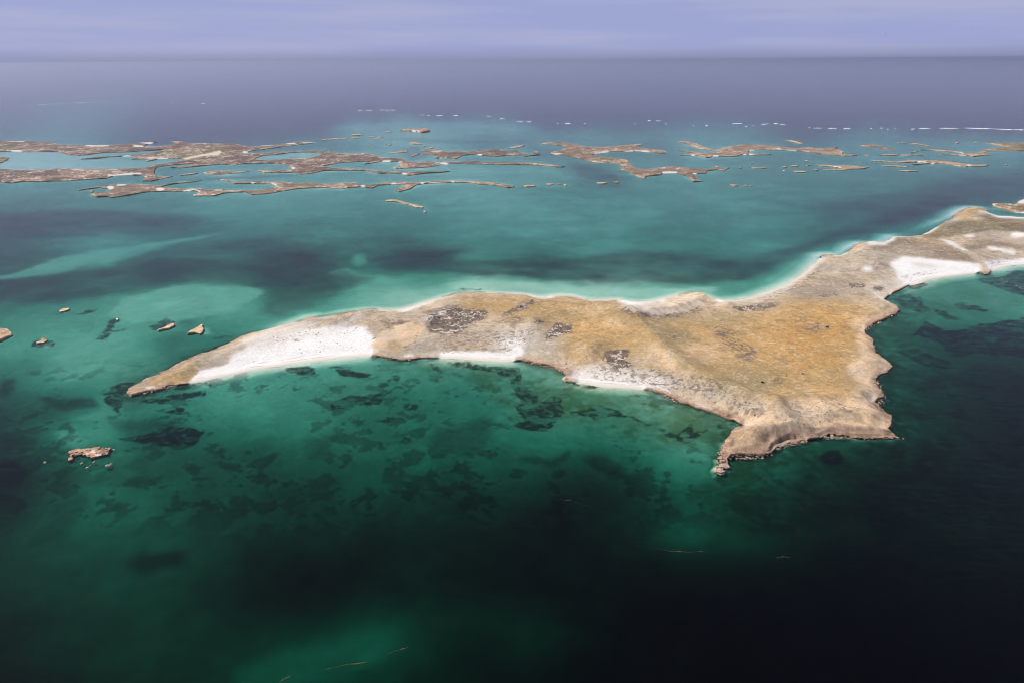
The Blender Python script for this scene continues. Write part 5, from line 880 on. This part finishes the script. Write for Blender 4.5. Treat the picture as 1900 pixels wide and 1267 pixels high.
# ------------------------------------------------------------------ scrub: thousands of low bushes, one mass
def build_scrub():
    n = 900000
    x = rng.uniform(mainW[:, 0].min(), mainW[:, 0].max(), n); y = rng.uniform(mainW[:, 1].min(), mainW[:, 1].max(), n)
    z = ground(x, y); ok = ground(x, y, 'S') > 5; x, y, z = x[ok], y[ok], z[ok]
    px, py = proj(x, y, z); d = DENS.at(px, py)
    cl = fbm(x, y, 9, 3, 81); net = 1 - np.abs(fbm(x, y, 16, 3, 82)) * 2.2
    p = np.where(d > .45, d * sst(-.35, .25, cl + .35 * net) * 1.2, d * np.clip(.5 + .9 * cl, 0, 1.4) * .45)
    k = rng.random(len(x)) < p * 0.55
    x, y, z, d = x[k], y[k], z[k], d[k]
    if len(x) > 60000: q = rng.permutation(len(x))[:60000]; x, y, z, d = x[q], y[q], z[q], d[q]
    m = len(x); r = rng.uniform(.5, 1.15, m) * np.where(d > .45, 1.15, .85); h = r * rng.uniform(.55, .95, m)
    an = np.arange(6) * math.pi / 3; V = np.zeros((m, 13, 3)); ro = rng.uniform(0, 6.28, m)
    for j in range(6):
        j1 = rng.uniform(.75, 1.25, m); j2 = rng.uniform(.45, .85, m)
        V[:, j, 0] = x + r * j1 * np.cos(an[j] + ro); V[:, j, 1] = y + r * j1 * np.sin(an[j] + ro); V[:, j, 2] = z - .15
        V[:, 6 + j, 0] = x + r * j2 * np.cos(an[j] + ro + .4); V[:, 6 + j, 1] = y + r * j2 * np.sin(an[j] + ro + .4); V[:, 6 + j, 2] = z + h * rng.uniform(.55, .9, m)
    V[:, 12] = np.stack([x, y, z + h], -1)
    Fq = []
    for j in range(6):
        e = (j + 1) % 6; Fq += [(j, e, 6 + j), (e, 6 + e, 6 + j), (6 + j, 6 + e, 12)]
    Fq = (np.array(Fq)[None] + (np.arange(m) * 13)[:, None, None]).reshape(-1, 3)
    o = npmesh('scrub', V.reshape(-1, 3), Fq, M_BUSH, None, None, False)
    tag(o, 'low grey-brown scrub dotted in mats and specks over the large island', kind='stuff')
    print('bushes', m)
build_scrub()

# ------------------------------------------------------------------ boulders
def rock_mesh(name, seed, mat_, flat=.6, lev=3):
    import bmesh
    bm = bmesh.new(); bmesh.ops.create_icosphere(bm, subdivisions=lev, radius=1)
    rr = random.Random(seed); ax = [Vector((rr.gauss(0, 1), rr.gauss(0, 1), rr.gauss(0, 1))).normalized() for _ in range(12)]; cut = [rr.uniform(.45, .8) for _ in ax]
    for v in bm.verts:
        for a, c in zip(ax, cut):
            t = v.co.dot(a)
            if t > c: v.co -= a * (t - c) * .97
        q = v.co * 2.3 + Vector((seed, 0, 0)); v.co *= 1 + .22 * mnoise.noise(q) + .10 * mnoise.noise(q * 3.1)
        v.co.z *= flat
    me = bpy.data.meshes.new(name); bm.to_mesh(me); bm.free(); me.materials.append(mat_); return me
RM = [rock_mesh('boulder', k, M_BOULD, (.5, .6, .75, .45, .65)[k]) for k in range(5)]
def boulder(px, py, sx, sy=None, h=None, label='boulder', group=None, z=0.0, me=None, name='boulder', rz=None):
    x, y = unproj([px], [py], z); o = bpy.data.objects.new(name, me or random.choice(RM)); COL.objects.link(o)
    sy = sy or sx * random.uniform(.7, 1.1); h = h or sx * random.uniform(.7, 1.1)
    o.location = (x[0], y[0], z + h * .12); o.scale = (sx, sy, h); o.rotation_euler = (random.uniform(-.15, .15), random.uniform(-.15, .15), random.uniform(0, 6.28) if rz is None else rz)
    tag(o, label, 'boulder' if name == 'boulder' else 'rock', group); return o
boulder(1344, 864.5, 7.5, 5.0, 3.2, 'large flat-topped boulder off the southern headland tip', z=.2, rz=.1)
boulder(1333.5, 874.5, 7.2, 4.6, 3.4, 'outermost slab boulder at the end of the headland tip', z=.2, rz=-.6)
boulder(1341, 855.5, 4.2, 3.4, 3.2, 'boulder wedged between the headland tip and the flat-topped one', z=.2)
boulder(1337, 850, 4.0, 3.2, 3.4, 'pale boulder resting against the headland\'s western corner', z=.4)
G1 = 'boulders fallen along the rocky shore'
LB = 'small tumbled limestone boulder lying at the foot of the rocky shore'
STR = ['on the headland\'s steep west side', 'under the headland\'s front ledge', 'on the floor of the dark hollow in the headland', 'on the flat wave-cut platform right of the headland', 'below the south-eastern corner of the island', 'in the notch below the small eastern cave', 'along the ragged ledge at the middle of the east shore', 'under the peach slope on the east shore', 'at the right end of the third white beach', 'on the brown rocky point between the second and third beaches', 'on the red point below the peach dune', 'under the cliffs of the western tip', 'on the rocky point between the two eastern beaches']
for ks, (line, n) in enumerate([([(1346,822),(1340,836),(1336,846)], 9), ([(1350,849),(1382,850),(1410,849),(1428,842)], 12), ([(1440,832),(1460,825),(1485,820),(1500,816)], 14), ([(1515,813),(1540,808),(1580,812),(1620,813),(1665,811)], 14), ([(1650,790),(1652,772),(1634,757),(1628,743)], 9), ([(1640,732),(1628,716),(1624,704)], 8),
                ([(1655,585),(1640,592),(1620,604),(1607,613)], 12), ([(1608,624),(1622,638),(1626,655)], 6), ([(1258,746),(1245,738),(1225,730)], 6), ([(1056,694),(1040,688),(1005,677),(980,672)], 12), ([(725,665),(750,668),(768,666)], 7), ([(320,713),(300,721),(275,727),(258,732)], 10), ([(1822,508),(1836,507)], 4)]):
    L_ = np.array(line, float)
    for k in range(n):
        t = random.uniform(0, len(L_) - 1.001); i = int(t); p = L_[i] * (1 - t + i) + L_[i + 1] * (t - i)
        boulder(p[0] + random.uniform(-3, 3), p[1] + random.uniform(-1.2, 1.6), random.uniform(.8, 2.3), label='tumbled limestone boulder lying ' + STR[ks], group='boulders ' + STR[ks], z=.15)
def rubble():
    pts = []
    for line, n, sp in [([(1346,822),(1338,846)], 90, 4), ([(1350,848),(1382,849),(1410,848),(1428,841)], 160, 3), ([(1430,835),(1460,824),(1490,818)], 170, 5), ([(1515,811),(1580,811),(1670,812)], 260, 4), ([(1650,785),(1630,750),(1638,735),(1625,705)], 150, 4),
                        ([(1665,580),(1640,592),(1605,613)], 130, 3), ([(1260,747),(1225,730)], 70, 3), ([(1056,694),(1040,688),(980,672)], 130, 3), ([(690,660),(725,665),(768,666)], 90, 3), ([(330,713),(300,720),(255,732)], 120, 4), ([(120,850),(160,843),(200,838)], 0, 6)]:
        L_ = np.array(line, float)
        for k in range(n):
            t = random.uniform(0, len(L_) - 1.001); i = int(t); p = L_[i] * (1 - t + i) + L_[i + 1] * (t - i); pts.append((p[0] + random.gauss(0, sp), p[1] + random.gauss(0, sp * .45)))
    w = W(pts); V = []; Fq = []
    for x, y in w:
        s = random.uniform(.35, .95); zz = max(-.1, min(3, float(ground(x, y)))) if float(ground(x, y, 'S')) > -6 else -.1; b = len(V)
        for dx, dy, dz in ((1, 0, 0), (0, 1, 0), (-1, 0, 0), (0, -1, 0), (.2, .1, .9), (-.1, 0, -.8)):
            V.append((x + s * (dx + random.uniform(-.3, .3)), y + s * (dy + random.uniform(-.3, .3)), zz + s * dz * random.uniform(.6, 1)))
        for a, c in ((0, 1), (1, 2), (2, 3), (3, 0)): Fq += [(b + a, b + c, b + 4), (b + c, b + a, b + 5)]
    tag(npmesh('rubble', V, Fq, M_BOULD, None, None, False), 'broken limestone rubble strewn along the rocky shores of the large island', kind='stuff')
rubble()

# ------------------------------------------------------------------ the reef rock on the left
root = far_island('islet', 'islet', 'jagged brown reef islet breaking the surface in the left foreground', [[(128.8,837.9),(139,834.5),(151.6,832.4),(164.2,832.4),(176.8,829),(184.4,828.6),(186,832.8),(197.9,831.6),(203.8,831.2),(200.4,835.4),(201.3,841.3),(189.5,843.8),(174.3,847.2),(168.4,849.3),(160,844.6),(142.3,843),(134.7,844.6),(135.6,850.5),(130.5,853),(127.6,849.7),(131.4,843)]], body=np.array([.34,.19,.115]), hc=.32, mix=.2, u=.8, rag=4.6)
for k in range(46):
    t = random.random(); px_ = 130 + 72 * t; py_ = 842 - 6 * t + random.uniform(-6, 6)
    boulder(px_, py_, random.uniform(.6, 1.9), label='rough brown reef boulder heaped on the jagged reef islet', group='boulders heaped on the reef islet', z=random.uniform(.3, 1.0))
for px_, py_, sc, lb in [(83.4,858,1.9,'lone round rock to the left of the jagged reef islet'), (151.6,859.6,2.0,'brown rock just below the middle of the jagged reef islet'), (161.7,867,1.7,'pale-topped rock farthest below the jagged reef islet'), (173.5,857.5,1.8,'reddish rock awash under the reef islet\'s centre'), (200.8,864.5,3.0,'white-topped rock, biggest of those below the jagged reef islet'), (205.5,861,1.9,'sliver of pale rock touching the white-topped rock'), (211,834,1.6,'pale rock off the right end of the jagged reef islet'), (167,862.5,1.0,'tiny rock between the reddish and the pale-topped rocks')]:
    boulder(px_, py_, sc, h=sc * .8, label=lb, z=.1)
boulder(382.6, 709.6, 1.7, .9, .9, 'small black rock in the shallows off the western white beach', me=rock_mesh('rock', 31, M_DARKR), name='rock', rz=0)
boulder(1826, 505, 5.5, 3.5, 3.6, 'dark notched boulder on the point between the two eastern beaches', z=.5); boulder(1833, 500, 3.4, 2.6, 2.8, 'brown boulder on the sand behind the dark notched one', z=.8)
for px_, py_, sc in [(1843,511,2.4),(1849,514,1.8),(1858,518,2.0),(1868,523,1.6),(1886,531,2.2),(1892,534,2.6),(1897,537,2.0)]:
    boulder(px_, py_, sc, 1.4, 1.0, 'brown rock awash along the submerged eastern reef spit', 'rocks awash on the eastern spit', z=0.05)

# ------------------------------------------------------------------ lone shrubs
def shrub(px, py, r, label):
    x, y = unproj([px], [py], 4.0); x, y = x[0], y[0]; z = float(ground(x, y))
    x, y = unproj([px], [py], z); x, y = x[0], y[0]
    rt = empty('shrub', (x, y, z)); tag(rt, label, 'shrub'); rr = random.Random(int(px)); V = []; Fq = []
    for k in range(90):
        a = rr.uniform(0, 6.28); q = r * math.sqrt(rr.random()); hh = rr.uniform(.2, 1) * (1.5 - q / r) * r * .75; s = rr.uniform(.25, .5) * r * .5
        b = len(V); n = Vector((rr.gauss(0, 1), rr.gauss(0, 1), rr.gauss(.5, 1))).normalized(); t = n.orthogonal().normalized(); bt = n.cross(t); c = Vector((q * math.cos(a), q * math.sin(a), hh))
        for i in range(5): V.append(tuple(c + (t * math.cos(i * 1.257) + bt * math.sin(i * 1.257)) * s))
        Fq += [(b, b + 1, b + 2), (b, b + 2, b + 3), (b, b + 3, b + 4)]
    npmesh('foliage', V, Fq, M_SHRUB, rt, None, False)
    V = []; Fq = []
    for k in range(5):
        a = k * 1.257; b = len(V); e = Vector((math.cos(a) * r * .6, math.sin(a) * r * .6, r * .6))
        for i in range(3): V.append((.1 * math.cos(i * 2.1), .1 * math.sin(i * 2.1), -.2))
        for i in range(3): V.append((e.x + .04 * math.cos(i * 2.1), e.y + .04 * math.sin(i * 2.1), e.z))
        Fq += [(b + i, b + (i + 1) % 3, b + 3 + (i + 1) % 3) for i in range(3)] + [(b + i, b + 3 + (i + 1) % 3, b + 3 + i) for i in range(3)]
    npmesh('stem', V, Fq, M_SHRUB, rt, None, False)
shrub(1415, 709.5, 2.3, 'lone dark round shrub in the open grass above the southern dunes')
shrub(1535, 607.5, 2.4, 'dark shrub in the brown hollow near the eastern shore')
shrub(1489, 693, 1.2, 'tiny dark shrub alone in the middle of the eastern grassland')
shrub(966, 569, 1.6, 'small dark shrub on the northern grass slope of the large island')

# ------------------------------------------------------------------ breakers on the outer reef
FO = [(1690,240.6,1697.4,239.9),(1704.8,239.4,1726.9,238.6),(1741.6,238.6,1778.5,238.8),(1787.7,238.2,1842,239.8),(1842.5,239.9,1880,241.4),(1880.5,241.4,1925,242.6),(1564.8,239.2,1577.7,239.2),(1535.3,238.8,1551.9,238.8),(1509.5,238.4,1526,238.4),(1501,237.7,1503,237.7),(1434,229.4,1446,231),(1447,231,1458,232.9),(1411.9,231.8,1426.6,230.3),(1383,235.5,1386,235.5),(1396,232.9,1398.5,232.9),(1358.4,229.6,1376.9,230),(1309,234,1313,234),(1216.6,224.8,1227.6,225.2),(1201.8,224.4,1207.4,224.8),(1234,230.7,1238,230.7),(1285.5,233.6,1287.5,233.6),(1633.5,238.4,1636.5,238.4),(1645.6,240.6,1649,240.6),(1659,239.9,1662.5,239.9),(1615,239.5,1617.5,239.5),
 (664,205.2,672.4,205.2),(677.5,205.2,690.9,205.2),(704.4,204.6,712,205),(714,205,724,205),(726,205,734.7,205.2),(778.5,214,788.6,214),(792,214.7,798,214.7),(808.8,215.3,821.6,215.3),(839.8,215.3,850.2,215.3),(902.4,216,911.5,216.4),(927.4,220.7,938.5,221.7),(957,225.4,970.5,225.8),(976.5,226.8,986.7,226.8),(1033,230.2,1036,230.2),(1048,230.2,1058,229.8),(1084,229.8,1086.5,229.8),(1176,230.8,1180,230.8),
 (69,195.1,101,193.1),(108,192.6,118,192),(139.8,191,161.7,190.8),(171.8,190.4,186,190),(188,190,203.8,189.7),(232.4,189.4,242.5,189.4),(295,191.8,298,191.8),(316.6,191,325,190.8),(349,191.6,352,191.6),(372.2,192.8,382.3,193.1)]
for k, (a, b, c, d) in enumerate(FO):
    n = max(4, int((c - a) / 1.6)); xs, ys = unproj(np.linspace(a, c, n), np.linspace(b, d, n) )
    dist = math.hypot(xs[0], ys[0]); wv = 13 + dist * .0030; hv = 1.7; V = []; Fq = []
    if k < 25: rk_ = (1.0 if k in (2, 3, 4, 5) else .75)
    elif k < 42: rk_ = .75
    else: rk_ = .4
    for i in range(n):
        e = max(.15, math.sin(math.pi * (i + .35) / (n - .3)) ** .5) * rk_ * random.uniform(.5, 1.25); jx = random.uniform(-1, 1); jy = random.uniform(-3, 3)
        for t, hh in ((-1.3, -.4), (-.5, .18), (-.12, .8), (.08, 1.0), (.3, .45), (1.0, .08), (1.6, -.4)):
            V.append((xs[i] + jx, ys[i] + jy + t * wv * e * .42, hh * hv * e))
    for i in range(n - 1):
        for q in range(6): Fq.append((i * 7 + q, i * 7 + 7 + q, i * 7 + 8 + q, i * 7 + 1 + q))
    o = npmesh('breaking_wave', V, Fq, M_FOAM, None, None, True)
    lab = 'white breaker on the outer reef edge behind the right-hand islands' if k < 25 else ('white breaker on the reef edge beyond the red hilly islet' if k < 42 else 'faint white breaker on the reef patch at far left')
    tag(o, lab, 'wave', 'breakers on the right-hand reef edge' if k < 25 else ('breakers on the middle reef edge' if k < 42 else 'breakers on the left reef patch'))

# ------------------------------------------------------------------ orange slicks of floating weed
for a, b, c, d, w, lb in [(1212,1018.5,1312,1025,1.0,'longest orange slick of floating weed in the dark lower-right water'),(1440,1033,1472,1032.5,.6,'short faint orange weed slick right of the longest one'),(515,1266,541,1252,1.0,'orange weed slick cut off by the bottom edge of the picture'),(600,1241,690,1225,.55,'thin slanting weed slick in the bottom left water'),(718,1213,757,1199,.7,'weed slick at the upper right end of the slanting line'),(1035,924,1088,936,.45,'faint yellowish weed slick in the dark water below the middle bay')]:
    n = 90; tt = np.linspace(0, 1, n); ph = random.uniform(0, 6); ln_ = c - a
    cv = (1.1 * np.sin(tt * 7 + ph) + .6 * np.sin(tt * 17 + 2 * ph)) * min(1, ln_ / 60)
    xs, ys = unproj(a + ln_ * tt, b + (d - b) * tt + cv); V = []; Fq = []
    wd_ = np.abs(fbm(tt * 40, tt * 0 + ph * 9, 5, 3, int(a))) * 1.3 * np.sin(math.pi * np.clip(tt, .02, .98)) ** .5
    for i in range(n):
        e = .62 * w * float(wd_[i]); V += [(xs[i], ys[i] - e, .02), (xs[i], ys[i], .06), (xs[i], ys[i] + e, .02)]
    for i in range(n - 1):
        for q in (0, 1): Fq.append((i * 3 + q, i * 3 + 3 + q, i * 3 + 4 + q, i * 3 + 1 + q))
    tag(npmesh('weed_slick', V, Fq, M_WEED, None, None, False), lb, 'seaweed')

# ------------------------------------------------------------------ a pink mooring buoy and a sea bird
def lathe(name, prof, m, parent, n=14, off=(0, 0, 0)):
    V = []; Fq = []
    for r, z in prof: V += [(off[0] + r * math.cos(t * 2 * math.pi / n), off[1] + r * math.sin(t * 2 * math.pi / n), off[2] + z) for t in range(n)]
    for k in range(len(prof) - 1): Fq += [(k * n + t, k * n + (t + 1) % n, k * n + n + (t + 1) % n, k * n + n + t) for t in range(n)]
    return npmesh(name, V, Fq, m, parent)
x, y = unproj([377.4], [594.3]); bt = empty('buoy', (x[0], y[0], 0)); tag(bt, 'small pink buoy floating behind the fish-shaped orange islet', 'buoy')
lathe('float', [(.01, -.5), (.5, -.4), (.85, 0), (.9, .35), (.75, .7), (.4, .92), (.12, 1.0), (.01, 1.0)], M_BUOY, bt)
lathe('mooring_eye', [(.10, .98), (.12, 1.2), (.2, 1.28), (.12, 1.36), (.01, 1.38)], M_STEEL, bt)

def bird(px, py, dist, label):
    d = fw + (px - 950) / F * ri - (py - 633.5) / F * up; d /= np.linalg.norm(d); p = np.array([0, 0, H]) + d * dist
    rt = empty('sea_bird', tuple(p)); tag(rt, label, 'bird'); rt.rotation_euler = (R(8), R(14), R(25))
    import bmesh
    prof = [(-.34, .01, 0), (-.26, .035, 0), (-.12, .07, -.005), (.02, .085, -.01), (.14, .07, 0), (.22, .045, .02), (.27, .05, .035), (.32, .04, .035), (.36, .012, .03)]
    V = []; Fq = []; n = 10
    for yy, r, zz in prof: V += [(r * math.cos(t * 2 * math.pi / n), yy, zz + r * .85 * math.sin(t * 2 * math.pi / n)) for t in range(n)]
    for k in range(len(prof) - 1): Fq += [(k * n + t, k * n + n + t, k * n + n + (t + 1) % n, k * n + (t + 1) % n) for t in range(n)]
    npmesh('body', V, Fq, M_BIRD, rt)
    lathe('bill', [(.001, .06), (.009, .02), (.016, -.02)], M_BEAK, rt, 6, (0, .40, .03)).rotation_euler = (0, 0, 0)
    for s in (-1, 1):
        st = [(.06, .10, -.10, .03), (.22, .12, -.08, .09), (.40, .10, -.07, .12), (.58, .03, -.08, .10 - (.05 if s < 0 else 0)), (.72, -.05, -.11, .06 - (.14 if s < 0 else 0)), (.80, -.14, -.155, .02 - (.2 if s < 0 else 0))]
        V = []; Fq = []
        for a, le, te, zz in st: V += [(s * a, le, zz), (s * a, (le + te) / 2, zz + .022), (s * a, te, zz - .004), (s * a, (le + te) / 2, zz - .006)]
        for k in range(len(st) - 1):
            for q in range(4): Fq.append((k * 4 + q, k * 4 + (q + 1) % 4, k * 4 + 4 + (q + 1) % 4, k * 4 + 4 + q))
        Fq.append((20, 21, 22, 23)); Fq.append((3, 2, 1, 0))
        npmesh('wing', V, Fq, M_BIRD, rt)
    V = [(-.035, -.32, .0), (.035, -.32, .0), (.075, -.46, .005), (0, -.43, .005), (-.075, -.46, .005), (-.03, -.32, .012), (.03, -.32, .012), (0, -.42, .012)]
    npmesh('tail', V, [(0, 1, 2, 3), (0, 3, 4, 4)][:1] + [(0, 3, 4, 0)][:0] + [(5, 7, 3, 0), (6, 1, 3, 7), (0, 3, 4, 5)], M_BIRD, rt)
bird(1641, 62.5, 240, 'white sea bird gliding high above the horizon at upper right')
